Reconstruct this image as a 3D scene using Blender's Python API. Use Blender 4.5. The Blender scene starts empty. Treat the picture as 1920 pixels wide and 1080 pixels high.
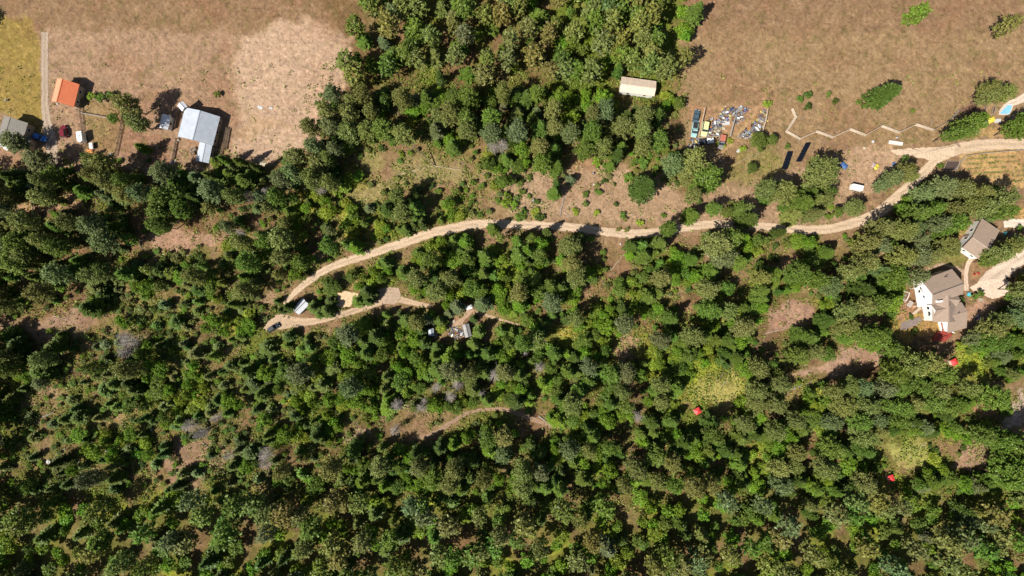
import bpy, math, random
import numpy as np
from mathutils import Vector, Matrix
rnd = random.Random(7)
NR = np.random.default_rng(11)
PI = math.pi
# ------------------------------------------------------------------ camera, sky, sun, exposure
S = 0.18            # metres of ground per photo pixel
H = 175.0           # height of the drone
NX, NY = 960, 560   # point straight under the drone
CX, CY = (NX-960)*S, (540-NY)*S
scene = bpy.context.scene
C = scene.collection
cam_d = bpy.data.cameras.new('camera'); cam = bpy.data.objects.new('camera', cam_d); C.objects.link(cam)
cam.location = (CX, CY, H); cam.rotation_euler = (0, 0, 0)
cam_d.sensor_width = 36; cam_d.lens = 36*H/(1920*S)
cam_d.shift_x = -CX/(1920*S); cam_d.shift_y = -CY/(1920*S)
cam_d.clip_start = 1; cam_d.clip_end = 20000
scene.camera = cam
SUN_AZ, SUN_EL = math.radians(35), math.radians(47)   # direction in which shadows fall, height of the sun
dvec = Vector((math.cos(SUN_AZ)*math.cos(SUN_EL), math.sin(SUN_AZ)*math.cos(SUN_EL), -math.sin(SUN_EL)))
sun_d = bpy.data.lights.new('sun', 'SUN'); sun_d.energy = 5.0; sun_d.angle = math.radians(0.5); sun_d.color = (1, .95, .86)
sun = bpy.data.objects.new('sun', sun_d); C.objects.link(sun); sun.rotation_euler = dvec.to_track_quat('-Z', 'Y').to_euler()
sun.location = (-60, -60, 150)
w = bpy.data.worlds.new('World'); scene.world = w; w.use_nodes = True
nt = w.node_tree; bg = nt.nodes['Background']; sk = nt.nodes.new('ShaderNodeTexSky'); sk.sky_type = 'NISHITA'; sk.sun_disc = False
sk.sun_elevation = SUN_EL; sk.sun_rotation = math.atan2(-dvec.x, -dvec.y)
nt.links.new(sk.outputs[0], bg.inputs[0]); bg.inputs[1].default_value = 0.05
scene.view_settings.view_transform = 'Standard'; scene.view_settings.look = 'None'
scene.view_settings.exposure = 0.6; scene.view_settings.gamma = 1
scene.render.engine = 'CYCLES'
scene.cycles.max_bounces = 5; scene.cycles.transparent_max_bounces = 4

def P(px, py, z=0.0):
    f = (H-z)/H
    X, Y = (px-960)*S, (540-py)*S
    return (CX+(X-CX)*f, CY+(Y-CY)*f)
def lin(r, g, b):
    return tuple(((c/255/12.92) if c/255 <= .04045 else ((c/255+.055)/1.055)**2.4) for c in (r, g, b))
# ------------------------------------------------------------------ materials
MATS = {}
def mat(name, rgb, rough=.7, metal=0, var=.25, scale=3, bump=0, kind=None):
    if name in MATS: return MATS[name]
    m = bpy.data.materials.new(name); m.use_nodes = True; n = m.node_tree.nodes; l = m.node_tree.links
    b = n['Principled BSDF']; b.inputs['Roughness'].default_value = rough; b.inputs['Metallic'].default_value = metal
    tc = n.new('ShaderNodeTexCoord'); ns = n.new('ShaderNodeTexNoise'); ns.inputs['Scale'].default_value = scale
    ns.inputs['Detail'].default_value = 6; ns.inputs['Roughness'].default_value = .65
    l.new(tc.outputs['Object'], ns.inputs['Vector'])
    r = n.new('ShaderNodeValToRGB'); r.color_ramp.elements[0].position = .3; r.color_ramp.elements[1].position = .7
    r.color_ramp.elements[0].color = tuple(c*(1-var) for c in rgb)+(1,); r.color_ramp.elements[1].color = tuple(min(1, c*(1+var*.6)) for c in rgb)+(1,)
    l.new(ns.outputs['Fac'], r.inputs[0]); out = r.outputs[0]
    if kind == 'shingle':
        br = n.new('ShaderNodeTexBrick'); br.inputs['Scale'].default_value = 1; br.inputs['Brick Width'].default_value = .9
        br.inputs['Row Height'].default_value = .3; br.inputs['Mortar Size'].default_value = .03
        br.inputs['Color1'].default_value = (1, 1, 1, 1); br.inputs['Color2'].default_value = (.82, .82, .82, 1); br.inputs['Mortar'].default_value = (.6, .6, .6, 1)
        l.new(tc.outputs['Object'], br.inputs['Vector'])
        mx = n.new('ShaderNodeMixRGB'); mx.blend_type = 'MULTIPLY'; mx.inputs[0].default_value = .8
        l.new(out, mx.inputs[1]); l.new(br.outputs[0], mx.inputs[2]); out = mx.outputs[0]
    l.new(out, b.inputs['Base Color'])
    if bump:
        bp = n.new('ShaderNodeBump'); bp.inputs['Strength'].default_value = bump; bp.inputs['Distance'].default_value = .1
        n2 = n.new('ShaderNodeTexNoise'); n2.inputs['Scale'].default_value = scale*4; n2.inputs['Detail'].default_value = 5
        l.new(tc.outputs['Object'], n2.inputs['Vector']); l.new(n2.outputs['Fac'], bp.inputs['Height']); l.new(bp.outputs[0], b.inputs['Normal'])
    MATS[name] = m
    return m
def foliage(name, attr=False, rough=.6):
    m = bpy.data.materials.new(name); m.use_nodes = True; n = m.node_tree.nodes; l = m.node_tree.links
    n.clear(); o = n.new('ShaderNodeOutputMaterial')
    if attr:
        src = n.new('ShaderNodeAttribute'); src.attribute_name = 'tint'; col = src.outputs['Color']
    else:
        src = n.new('ShaderNodeObjectInfo'); col = src.outputs['Color']
    geo = n.new('ShaderNodeNewGeometry')
    mr = n.new('ShaderNodeMapRange'); mr.inputs[3].default_value = .62; mr.inputs[4].default_value = 1.45
    l.new(geo.outputs['Random Per Island'], mr.inputs[0])
    hs = n.new('ShaderNodeHueSaturation'); l.new(col, hs.inputs['Color']); l.new(mr.outputs[0], hs.inputs['Value'])
    mh = n.new('ShaderNodeMapRange'); mh.inputs[3].default_value = .496; mh.inputs[4].default_value = .525
    wn = n.new('ShaderNodeTexWhiteNoise'); wn.noise_dimensions = '1D'; l.new(geo.outputs['Random Per Island'], wn.inputs['W'])
    l.new(wn.outputs['Value'], mh.inputs[0]); l.new(mh.outputs[0], hs.inputs['Hue'])
    d = n.new('ShaderNodeBsdfDiffuse'); t = n.new('ShaderNodeBsdfTranslucent'); g = n.new('ShaderNodeBsdfGlossy'); g.inputs['Roughness'].default_value = .45
    g.inputs['Color'].default_value = (.5, .5, .5, 1)
    l.new(hs.outputs[0], d.inputs[0]); l.new(hs.outputs[0], t.inputs[0])
    m1 = n.new('ShaderNodeMixShader'); m1.inputs[0].default_value = .16; l.new(d.outputs[0], m1.inputs[1]); l.new(t.outputs[0], m1.inputs[2])
    m2 = n.new('ShaderNodeMixShader'); m2.inputs[0].default_value = .02; l.new(m1.outputs[0], m2.inputs[1]); l.new(g.outputs[0], m2.inputs[2])
    l.new(m2.outputs[0], o.inputs[0])
    return m
FOL = foliage('foliage'); FOLA = foliage('foliage_field', True)
BARK = mat('bark', (.11, .075, .05), .9, var=.4, scale=6)
DEADWOOD = mat('dead_wood', (.3, .26, .23), .9, var=.35, scale=5)
# ------------------------------------------------------------------ mesh helpers
class MB:
    def __init__(s): s.v = []; s.f = []
    def add(s, vs, fs):
        o = len(s.v); s.v += [tuple(v) for v in vs]; s.f += [tuple(i+o for i in f) for f in fs]; return s
    def box(s, c, d, rz=0, top=(1, 1), bev=0):
        x, y, z = d[0]/2, d[1]/2, d[2]/2; R = Matrix.Rotation(rz, 3, 'Z'); c = Vector(c)
        def ring(zz, kx, ky, b):
            kx = x*kx; ky = y*ky
            return [(kx-b, -ky), (kx, -ky+b), (kx, ky-b), (kx-b, ky), (-kx+b, ky), (-kx, ky-b), (-kx, -ky+b), (-kx+b, -ky)], zz
        if bev:
            rings = [ring(-z, 1, 1, bev), ring(z-bev, top[0], top[1], bev), ring(z, top[0]*(1-bev/x), top[1]*(1-bev/y), bev)]
            vs = [c+R@Vector((q[0], q[1], zz)) for rr, zz in rings for q in rr]; fs = []
            for k in range(2):
                for i in range(8): j = (i+1) % 8; fs.append((k*8+i, k*8+j, k*8+8+j, k*8+8+i))
            fs += [tuple(range(7, -1, -1)), tuple(range(16, 24))]
            return s.add(vs, fs)
        vs = [c+R@Vector((a*x*(top[0] if e > 0 else 1), b*y*(top[1] if e > 0 else 1), e*z)) for e in (-1, 1) for a, b in ((-1, -1), (1, -1), (1, 1), (-1, 1))]
        return s.add(vs, [(3, 2, 1, 0), (4, 5, 6, 7), (0, 1, 5, 4), (1, 2, 6, 5), (2, 3, 7, 6), (3, 0, 4, 7)])
    def cyl(s, a, b, r1, r2=None, n=8):
        r2 = r1 if r2 is None else r2; a = Vector(a); b = Vector(b); d = (b-a).normalized(); t = d.orthogonal().normalized(); u = d.cross(t)
        vs = [p+(t*math.cos(2*PI*i/n)+u*math.sin(2*PI*i/n))*r for p, r in ((a, r1), (b, r2)) for i in range(n)]
        return s.add(vs, [(i, (i+1) % n, n+(i+1) % n, n+i) for i in range(n)]+[tuple(range(n-1, -1, -1)), tuple(range(n, 2*n))])
    def prism(s, pts, z0, z1):
        n = len(pts); vs = [(p[0], p[1], z0) for p in pts]+[(p[0], p[1], z1) for p in pts]
        return s.add(vs, [(i, (i+1) % n, n+(i+1) % n, n+i) for i in range(n)]+[tuple(range(n-1, -1, -1)), tuple(range(n, 2*n))])
    def mesh(s, name, m):
        me = bpy.data.meshes.new(name); me.from_pydata(s.v, [], s.f); me.materials.append(m); me.update(); return me
def obj(name, mb, m, parent=None, loc=None, rz=0, smooth=False):
    me = mb.mesh(name, m) if isinstance(mb, MB) else mb
    if smooth: me.polygons.foreach_set('use_smooth', [True]*len(me.polygons))
    o = bpy.data.objects.new(name, me); C.objects.link(o)
    if parent: o.parent = parent
    if loc is not None: o.location = loc
    o.rotation_euler.z = rz
    return o
def tag(o, label=None, cat=None, group=None, kind=None):
    if label: o['label'] = label
    if cat: o['category'] = cat
    if group: o['group'] = group
    if kind: o['kind'] = kind
    return o
def thing(name, label, cat, loc=(0, 0, 0), rz=0, group=None):
    o = bpy.data.objects.new(name, None); C.objects.link(o); o.empty_display_size = .5
    o.location = loc; o.rotation_euler.z = rz
    return tag(o, label, cat, group)
def npmesh(name, V, F, m, tint=None):
    me = bpy.data.meshes.new(name); nv, nf = len(V), len(F); k = F.shape[1]
    me.vertices.add(nv); me.vertices.foreach_set('co', V.astype(np.float32).ravel())
    me.loops.add(nf*k); me.loops.foreach_set('vertex_index', F.astype(np.int32).ravel())
    me.polygons.add(nf); me.polygons.foreach_set('loop_start', np.arange(0, nf*k, k, dtype=np.int32))
    me.materials.append(m)
    if tint is not None:
        a = me.attributes.new('tint', 'FLOAT_COLOR', 'POINT')
        a.data.foreach_set('color', np.hstack([tint, np.ones((nv, 1))]).astype(np.float32).ravel())
    me.update(calc_edges=True)
    return me
# ------------------------------------------------------------------ noise
LAT = {}
def vn(x, y, sc, seed):
    if seed not in LAT: LAT[seed] = np.random.default_rng(seed).random((256, 256))
    L = LAT[seed]; x = np.asarray(x)/sc; y = np.asarray(y)/sc; xi = np.floor(x).astype(int); yi = np.floor(y).astype(int)
    fx = x-xi; fy = y-yi; fx = fx*fx*(3-2*fx); fy = fy*fy*(3-2*fy)
    a = L[xi % 256, yi % 256]; b = L[(xi+1) % 256, yi % 256]; c = L[xi % 256, (yi+1) % 256]; d = L[(xi+1) % 256, (yi+1) % 256]
    return (a*(1-fx)+b*fx)*(1-fy)+(c*(1-fx)+d*fx)*fy
def fbm(x, y, sc, seed, o=4):
    r = 0; t = 0; k = 1
    for i in range(o): r = r+k*vn(x, y, sc/2**i, seed+i); t += k; k *= .6
    return r/t
# ------------------------------------------------------------------ what grows where: one letter for each 32 x 30 px of the photo, from y = 170
G = [
# x 0-320      320-640      640-960      960-1280     1280-1600    1600-1920
".........."+"........sP"+"PPFPFBPPBP"+"FPBBBBPFBB"+".........."+"..........",
".........."+".........P"+"PPbXBPPPPX"+"FFPBPPFPFX"+".........."+"..........",
".........."+"........PP"+"PPPPbFXPPF"+"PFPPPFPPXX"+".........."+"..........",
".........."+"........PP"+"YSs.sfBs.D"+"BPFXPPFPPX"+".........."+"..........",
"..PP.PP.X."+"..ff..fPPP"+"s..s.f.sBF"+"BPFX.s.bSP"+"p........."+"..........",
"FFPPXPPPXP"+"FFFFFfPPPP"+"Ys.s.s.ssB"+"s.ff.s.fsS"+"p........."+"..........",
"PFPPFPXPPP"+"PFPPDpPpYS"+"..sPfsSs.s"+"s........."+"P...PPPFp."+"...PPPPPP.",
"P..P.XFPXP"+"PXpXPpFYPY"+"YfFPFsYSs."+"Ss........"+"..pp..FFs."+"..PPPPPPP.",
"FPXFPPFPXP"+"PPXpPPpYPp"+"YfYFFPs..."+".........."+".........."+".PPPPPP...",
"PPPPPPPp.."+".s.YPPPPXP"+"FsS..FFF.p"+"FFXPX..FF."+".PPFFXBB.s"+"PPPPXP....",
"PPPPPFXFXS"+"SF.FPFPPPs"+"..F.FFFFFB"+"FBXPXs.FFB"+"F.PFXs.BFX"+"P.PPP.....",
"FPPPFPPFpF"+"FPFXFXpFs."+"bBBFPFPFFB"+"BFsPFX.FPB"+"BFs.FFPPXP"+"FFPPP.....",
"FPPPXFFPFp"+"sFFXPss.sF"+".F..FFBFFB"+"PBFF.sFFFs"+"XPFXFPFsFX"+"FFB......P",
"PFXPXFFsSF"+"FFsFFXF..f"+"f...s.FP.B"+"FXPfsBfYFX"+".PPBBX..YP"+"PFB......P",
"..p....FFB"+"FXFYFXs..."+"sFFFFFP..F"+"BFPPYBFXXF"+"XYXFX...FP"+".XFs....PP",
"FX.FXFBDXF"+"FXFBFBFFFF"+"FFBFF....F"+"PPBYFYsYPF"+"PFFFXXFFPF"+"FPs....PPF",
"PFPPFPFDFB"+"FFF.BFFBFF"+"FFFFBFFFFF"+"PFFFFF.FYB"+"BYFFXXPPF."+".XPXX.YYFF",
"PFFFXPFPFF"+"FF.FFBFPBF"+"BFXFBFFPFF"+"FDFFFFFBYB"+"YYFFPFs..X"+"XPPPPPYYFF",
"BFpsFsFFBB"+"BYFFFFFFFX"+"FFFBBDPFXB"+"FFBXFFPXPF"+"Ys.YPPsFPP"+"PPPPPFFs..",
"F.ssFXFFBF"+"YYFFPFPYBF"+"FFFDDBBFFF"+"FFFPXFPXFY"+"XY.YPPsYFP"+"PPPPPFFs.F",
"FFXFFFsFFF"+"FFDFXBXFFB"+"sFXs.s.FFF"+"..FFYFFXFF"+"BFsFF.PFFX"+"PPPFXFXFX.",
"FFsFFsYBFX"+"sDsFXFFYFF"+"XXX...FFPF"+"PPFFFXXFFF"+"FFXFFFFXBX"+"PFFFFYFF..",
"FF.FXFBFBF"+"..FDFFXFFX"+"FXFFFFFXFP"+"sFFPFPFXPF"+"FFFFYBPXPF"+"FXFYs.sFF.",
"PXsFFXFXF."+"sFsFFDPXXF"+"FFPFFFPFFs"+"FPFFBFXPXP"+"FFXFYPPXPF"+"FFX.YFX.XF",
"sFFFXFFXsF"+"F.FFFsFFFX"+"FFFBFFFFFF"+"FFFsFFPFPP"+"PPFFFPFFFF"+"PFYFFFFFFF",
]
for i, r in enumerate(G): assert len(r) == 60, (i, len(r))
def cell(px, py):
    c = int(px//32); r = int((py-170)//30)
    if 0 <= c < 60 and 0 <= r < 25: return G[r][c]
    if r < 0: return G[0][min(59, max(0, c))] if c >= 19 or c < 0 else '.'
    return G[min(24, r)][min(59, max(0, c))] if r < 25 else 'FFPFXFFBFPFFYFXF'[(c*7+r*5) % 16]
# ------------------------------------------------------------------ polygons and lines of the ground, in photo pixels
def poly_sd(X, Y, pts):       # signed distance, negative inside
    d = np.full(X.shape, 1e9); ins = np.zeros(X.shape, bool); n = len(pts)
    for i in range(n):
        x0, y0 = pts[i]; x1, y1 = pts[(i+1) % n]; ex, ey = x1-x0, y1-y0
        t = np.clip(((X-x0)*ex+(Y-y0)*ey)/(ex*ex+ey*ey+1e-9), 0, 1)
        d = np.minimum(d, np.hypot(X-x0-t*ex, Y-y0-t*ey))
        c = ((y0 > Y) != (y1 > Y)) & (X < (x1-x0)*(Y-y0)/((y1-y0)+1e-12)+x0)
        ins ^= c
    return np.where(ins, -d, d)
def line_d(X, Y, pts, ws):
    best = np.full(X.shape, 1e9)
    for i in range(len(pts)-1):
        x0, y0 = pts[i]; x1, y1 = pts[i+1]; ex, ey = x1-x0, y1-y0
        t = np.clip(((X-x0)*ex+(Y-y0)*ey)/(ex*ex+ey*ey+1e-9), 0, 1)
        w_ = ws[i]*(1-t)+ws[i+1]*t
        best = np.minimum(best, np.hypot(X-x0-t*ex, Y-y0-t*ey)-w_/2)
    return best
def smooth_line(pts, ws, step=5):
    out = []; w2 = []; n = len(pts)
    for i in range(n-1):
        p0 = pts[max(0, i-1)]; p1 = pts[i]; p2 = pts[i+1]; p3 = pts[min(n-1, i+2)]
        m = max(2, int(math.hypot(p2[0]-p1[0], p2[1]-p1[1])/step))
        for k in range(m):
            t = k/m; q = []
            for a in (0, 1):
                q.append(.5*(2*p1[a]+(p2[a]-p0[a])*t+(2*p0[a]-5*p1[a]+4*p2[a]-p3[a])*t*t+(3*p1[a]-p0[a]-3*p2[a]+p3[a])*t**3))
            out.append(tuple(q)); w2.append(ws[i]*(1-t)+ws[i+1]*t)
    out.append(pts[-1]); w2.append(ws[-1])
    return out, w2
ROADS = {
 'gravel_road': ([(2050, 262), (1920, 270), (1870, 270), (1820, 275), (1780, 284), (1752, 303), (1722, 333), (1688, 365), (1650, 397), (1610, 415), (1560, 428), (1520, 431), (1480, 429), (1420, 424), (1350, 420), (1300, 424), (1240, 434), (1190, 439), (1130, 434), (1080, 427), (1020, 423), (960, 421), (900, 420), (860, 426), (800, 440), (750, 458), (700, 474), (650, 490), (610, 506), (575, 530), (548, 553), (532, 570)],
                 [22, 20, 21, 22, 22, 17, 18, 20, 21, 19, 17, 16, 15, 14, 14, 15, 15, 16, 15, 15, 14, 14, 16, 17, 17, 16, 15, 14, 13, 12, 10, 8]),
 'lower_road': ([(496, 618), (512, 606), (530, 601), (555, 604), (590, 602), (640, 590), (690, 574), (720, 563), (750, 562), (785, 570), (812, 575)], [6, 18, 24, 18, 12, 11, 12, 14, 12, 8, 5]),
 'house_driveway': ([(2050, 420), (1960, 455), (1920, 480), (1890, 500), (1862, 522), (1838, 545)], [30, 26, 24, 28, 34, 26]),
 'garage_driveway': ([(2050, 415), (1940, 417), (1900, 419), (1882, 421)], [14, 14, 15, 12]),
 'north_driveway': ([(2000, 120), (1950, 160), (1920, 183), (1890, 197), (1875, 212)], [14, 14, 14, 12, 8]),
 'farm_track': ([(84, 60), (84, 173), (86, 215), (92, 250), (98, 280), (100, 315)], [13, 13, 15, 20, 22, 14]),
 'dirt_track': ([(782, 822), (815, 811), (850, 790), (880, 773), (910, 768), (945, 768), (980, 779), (1010, 790), (1036, 801)], [4, 6, 7, 6, 6, 7, 8, 8, 5]),
 'foot_path': ([(893, 586), (915, 592), (940, 600), (975, 609)], [4, 5, 4, 3]),
 'cabin_path': ([(884, 578), (870, 597), (857, 612), (858, 630)], [12, 7, 16, 14]),
 'garden_path': ([(1829, 476), (1816, 493), (1811, 515), (1812, 545)], [8, 8, 7, 9]),
}
ROADS = {k: smooth_line(*v) for k, v in ROADS.items()}
PADS = {
 'turning_area': [(515, 592), (528, 588), (545, 599), (560, 612), (540, 616), (508, 618), (498, 618)],
 'sand_pad': [(632, 550), (650, 546), (672, 551), (671, 562), (655, 574), (640, 579), (630, 574)],
 'gravel_bay': [(708, 545), (722, 538), (748, 540), (752, 560), (738, 572), (716, 566)],
 'pull_out': [(1668, 283), (1690, 279), (1740, 277), (1790, 272), (1790, 292), (1755, 300), (1740, 300), (1710, 292), (1680, 291)],
 'gravel_yard': [(1818, 540), (1835, 528), (1880, 520), (1895, 530), (1890, 552), (1860, 560), (1838, 552)],
 'gravel_bed': [(1688, 606), (1700, 600), (1722, 594), (1729, 597), (1726, 606), (1712, 612), (1700, 618), (1688, 619)],
}
HOLE = [(x, y) for x, y in ((562, 573), (1322, 242), (1306, 246), (1779, 565), (1840, 448), (1327, 265), (1355, 266), (874, 620), (815, 622), (119, 245))]
# ------------------------------------------------------------------ ground sheet with its own colours
def axis(lo, hi, step, far):
    a = list(np.arange(lo, hi+1e-6, step)); d = step
    lft = []; x = lo
    while x > -far: d *= 1.5; x -= d; lft.append(x)
    rgt = []; x = a[-1]; d = step
    while x < far+2000: d *= 1.5; x += d; rgt.append(x)
    return np.array(lft[::-1]+a+rgt)
gx = axis(-100, 2020, 2, 22000); gy = axis(-100, 1180, 2, 22000)
GX, GY = np.meshgrid(gx, gy)                                        # photo pixels
CC = {'.': (150, 116, 84), 'P': (128, 98, 64), 'p': (140, 108, 70), 'F': (112, 110, 48), 'f': (130, 112, 58), 'B': (108, 122, 38), 'b': (130, 126, 50), 'Y': (164, 174, 46), 'S': (132, 122, 64), 's': (140, 118, 70), 'X': (118, 92, 62), 'D': (128, 106, 72)}
def celltab():
    r0, r1 = -20, 60; c0, c1 = -20, 90
    T = np.zeros((r1-r0, c1-c0, 3))
    for r in range(r0, r1):
        for c in range(c0, c1): T[r-r0, c-c0] = CC[cell(c*32+5, 170+r*30+5)]
    return T, r0, c0
T, R0, C0 = celltab()
def smp(X, Y):
    u = np.clip(X/32-.5-C0, 0, T.shape[1]-1.01); v = np.clip((Y-170)/30-.5-R0, 0, T.shape[0]-1.01)
    ui = u.astype(int); vi = v.astype(int); fu = (u-ui)[..., None]; fv = (v-vi)[..., None]
    return (T[vi, ui]*(1-fu)+T[vi, ui+1]*fu)*(1-fv)+(T[vi+1, ui]*(1-fu)+T[vi+1, ui+1]*fu)*fv
ZONES = [  # colour (sRGB), softness px, polygon
 ((170, 134, 104), 10, [(-100, 60), (660, 60), (640, 200), (600, 262), (520, 306), (440, 318), (320, 322), (120, 330), (-100, 300)]),
 ((152, 128, 66), 12, [(-100, 20), (60, 40), (78, 100), (80, 215), (72, 250), (50, 246), (20, 216), (-100, 214)]),
 ((158, 128, 84), 6, [(160, 180), (230, 200), (240, 228), (222, 292), (170, 290), (158, 240)]),
 ((164, 122, 94), 8, [(232, 240), (300, 250), (322, 270), (318, 316), (250, 310), (226, 290)]),
 ((192, 156, 124), 20, [(436, 130), (462, 70), (530, 38), (600, 44), (650, 96), (632, 200), (592, 240), (585, 275), (520, 306), (470, 300), (440, 284), (460, 250)]),
 ((172, 136, 90), 5, [(470, 216), (520, 220), (545, 234), (500, 242), (462, 270), (452, 262)]),
 ((182, 150, 96), 4, [(412, 232), (428, 240), (414, 292), (400, 280)]),
 ((180, 146, 112), 26, [(1000, 318), (1130, 305), (1260, 330), (1280, 420), (1100, 412), (960, 400), (930, 345)]),
 ((174, 140, 106), 22, [(1120, 355), (1270, 370), (1400, 340), (1470, 320), (1600, 300), (1650, 330), (1560, 420), (1400, 430), (1260, 425), (1150, 420)]),
 ((158, 126, 88), 12, [(1270, 60), (1960, 60), (1960, 250), (1760, 275), (1640, 280), (1560, 262), (1480, 300), (1420, 320), (1330, 300), (1270, 250)]),
 ((146, 130, 74), 9, [(1380, 280), (1440, 276), (1480, 300), (1450, 335), (1400, 345), (1350, 330)]),
 ((178, 136, 98), 6, [(1290, 195), (1400, 192), (1440, 205), (1430, 235), (1380, 250), (1350, 250), (1310, 235)]),
 ((188, 150, 116), 6, [(1540, 290), (1640, 270), (1700, 285), (1690, 330), (1640, 360), (1600, 352), (1590, 320)]),
 ((200, 158, 98), 4, [(1800, 282), (2040, 276), (2040, 360), (1900, 352), (1840, 336), (1800, 320)]),
 ((188, 148, 92), 6, [(1820, 240), (1900, 236), (2040, 250), (2040, 262), (1860, 262), (1810, 262)]),
 ((120, 88, 70), 4, [(1798, 210), (1806, 200), (1832, 196), (1838, 210), (1820, 216), (1802, 218)]),
 ((126, 120, 58), 5, [(1752, 470), (1795, 470), (1812, 484), (1802, 500), (1765, 496), (1742, 500)]),
 ((196, 150, 92), 5, [(1790, 400), (1825, 405), (1815, 440), (1790, 436)]),
 ((196, 152, 88), 6, [(1880, 380), (2020, 385), (2020, 412), (1886, 412)]),
 ((172, 128, 90), 6, [(1815, 480), (1850, 480), (1890, 470), (1870, 510), (1820, 520)]),
 ((186, 148, 74), 5, [(1676, 600), (1735, 588), (1762, 600), (1768, 622), (1740, 636), (1700, 645), (1672, 630)]),
 ((176, 128, 92), 5, [(1680, 560), (1715, 540), (1722, 580), (1716, 598), (1680, 600), (1668, 590)]),
 ((184, 140, 112), 6, [(1800, 575), (1850, 560), (1880, 590), (1830, 620), (1790, 632)]),
 ((196, 152, 108), 4, [(1808, 600), (1830, 596), (1812, 620), (1790, 632)]),
 ((170, 130, 106), 4, [(1432, 596), (1480, 560), (1520, 556), (1526, 580), (1505, 612), (1460, 626), (1432, 620)]),
 ((176, 138, 112), 5, [(1580, 650), (1650, 655), (1660, 680), (1600, 700), (1480, 700), (1510, 690), (1570, 680)]),
 ((176, 138, 110), 4, [(1782, 880), (1802, 834), (1820, 828), (1850, 836), (1890, 838), (1860, 868), (1800, 880)]),
 ((170, 122, 86), 5, [(1822, 760), (1836, 742), (1850, 764), (1900, 760), (1890, 778), (1830, 782)]),
 ((190, 160, 142), 4, [(1890, 760), (1920, 730), (1920, 790), (1885, 805)]),
 ((170, 160, 80), 12, [(1300, 712), (1385, 700), (1398, 738), (1330, 758), (1300, 748)]),
 ((166, 162, 80), 12, [(1655, 836), (1720, 826), (1750, 850), (1740, 876), (1680, 880)]),
 ((184, 152, 112), 4, [(1135, 650), (1175, 620), (1210, 640), (1175, 665), (1170, 680)]),
 ((172, 152, 60), 4, [(1042, 628), (1078, 620), (1082, 634), (1050, 638)]),
 ((166, 122, 84), 7, [(1075, 290), (1160, 272), (1170, 290), (1080, 330), (1060, 310)]),
 ((164, 136, 92), 12, [(900, 320), (960, 310), (1000, 320), (960, 345), (910, 345)]),
 ((152, 136, 84), 16, [(735, 300), (800, 290), (880, 320), (900, 340), (820, 340), (740, 330)]),
 ((158, 142, 84), 14, [(655, 272), (695, 268), (720, 300), (700, 322), (660, 300)]),
 ((156, 140, 84), 14, [(600, 370), (700, 345), (745, 330), (800, 342), (700, 380), (640, 392)]),
 ((178, 136, 108), 6, [(285, 440), (330, 430), (400, 436), (440, 420), (440, 440), (390, 462), (330, 478), (290, 466)]),
 ((158, 124, 98), 6, [(110, 595), (150, 565), (180, 580), (170, 620), (60, 634), (0, 620), (0, 600), (40, 612)]),
 ((184, 140, 100), 5, [(35, 378), (60, 374), (150, 365), (160, 384), (90, 392), (60, 402), (36, 396)]),
 ((176, 132, 92), 6, [(50, 300), (75, 312), (60, 322), (20, 306)]),
 ((164, 136, 96), 5, [(575, 478), (600, 472), (615, 482), (595, 498), (572, 500)]),
 ((170, 134, 100), 6, [(490, 540), (520, 545), (528, 575), (505, 575), (480, 550)]),
 ((176, 128, 96), 4, [(845, 600), (866, 596), (872, 640), (848, 644)]),
 ((150, 122, 84), 6, [(804, 616), (836, 610), (842, 632), (812, 638)]),
 ((168, 128, 98), 4, [(872, 580), (898, 578), (900, 592), (876, 600)]),
 ((156, 122, 92), 8, [(300, 850), (360, 828), (420, 836), (430, 870), (380, 900), (310, 920)]),
 ((160, 132, 82), 6, [(170, 790), (250, 765), (270, 780), (200, 810), (150, 830)]),
 ((164, 132, 96), 5, [(60, 735), (110, 730), (120, 745), (80, 755)]),
 ((164, 134, 104), 5, [(640, 815), (690, 806), (700, 822), (650, 830)]),
 ((160, 128, 82), 6, [(960, 850), (1000, 850), (990, 890), (950, 880)]),
]
STROKES = [((176, 134, 92), 5, [(318, 560), (352, 545), (400, 500), (440, 470), (478, 446)]), ((184, 134, 92), 6, [(384, 680), (405, 668), (436, 650), (452, 636)]),
 ((190, 152, 104), 7, [(1438, 172), (1425, 200), (1398, 236), (1372, 268), (1345, 300), (1310, 318)]), ((190, 152, 104), 4, [(1452, 185), (1420, 232)]),
 ((178, 138, 112), 4, [(760, 350), (830, 348), (900, 342), (980, 332)]), ((176, 130, 92), 8, [(1455, 500), (1500, 478)]), ((182, 136, 98), 9, [(1600, 525), (1640, 500), (1662, 470)]),
 ((186, 140, 100), 8, [(1600, 572), (1640, 590), (1680, 592)]), ((196, 166, 136), 6, [(1733, 520), (1742, 503), (1770, 497), (1795, 502), (1806, 512)]), ((176, 132, 92), 5, [(1285, 582), (1310, 574), (1360, 545)]),
 ((178, 134, 96), 7, [(1235, 568), (1262, 548), (1300, 535)]), ((162, 142, 92), 5, [(338, 748), (380, 738), (398, 726)]), ((184, 140, 100), 5, [(700, 500), (655, 545)]), ((200, 150, 110), 6, [(520, 306), (590, 276)]),
 ((186, 152, 108), 5, [(1000, 416), (880, 412), (820, 430)]), ((150, 112, 84), 3, [(1000, 320), (1075, 312)]), ((200, 170, 140), 3, [(1440, 340), (1560, 300)])]
WXn = fbm(GX, GY, 26, 3); WYn = fbm(GX, GY, 26, 13)
WX = GX+(WXn-.5)*34+(vn(GX, GY, 5, 61)-.5)*5; WY = GY+(WYn-.5)*34+(vn(GX, GY, 5, 62)-.5)*5
col = smp(GX+(WXn-.5)*70, GY+(WYn-.5)*70)
for c, soft, pts in ZONES:
    a = np.clip(.5-poly_sd(WX, WY, pts)/(soft), 0, 1)[..., None]; col = col*(1-a)+np.array(c)*a
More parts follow.
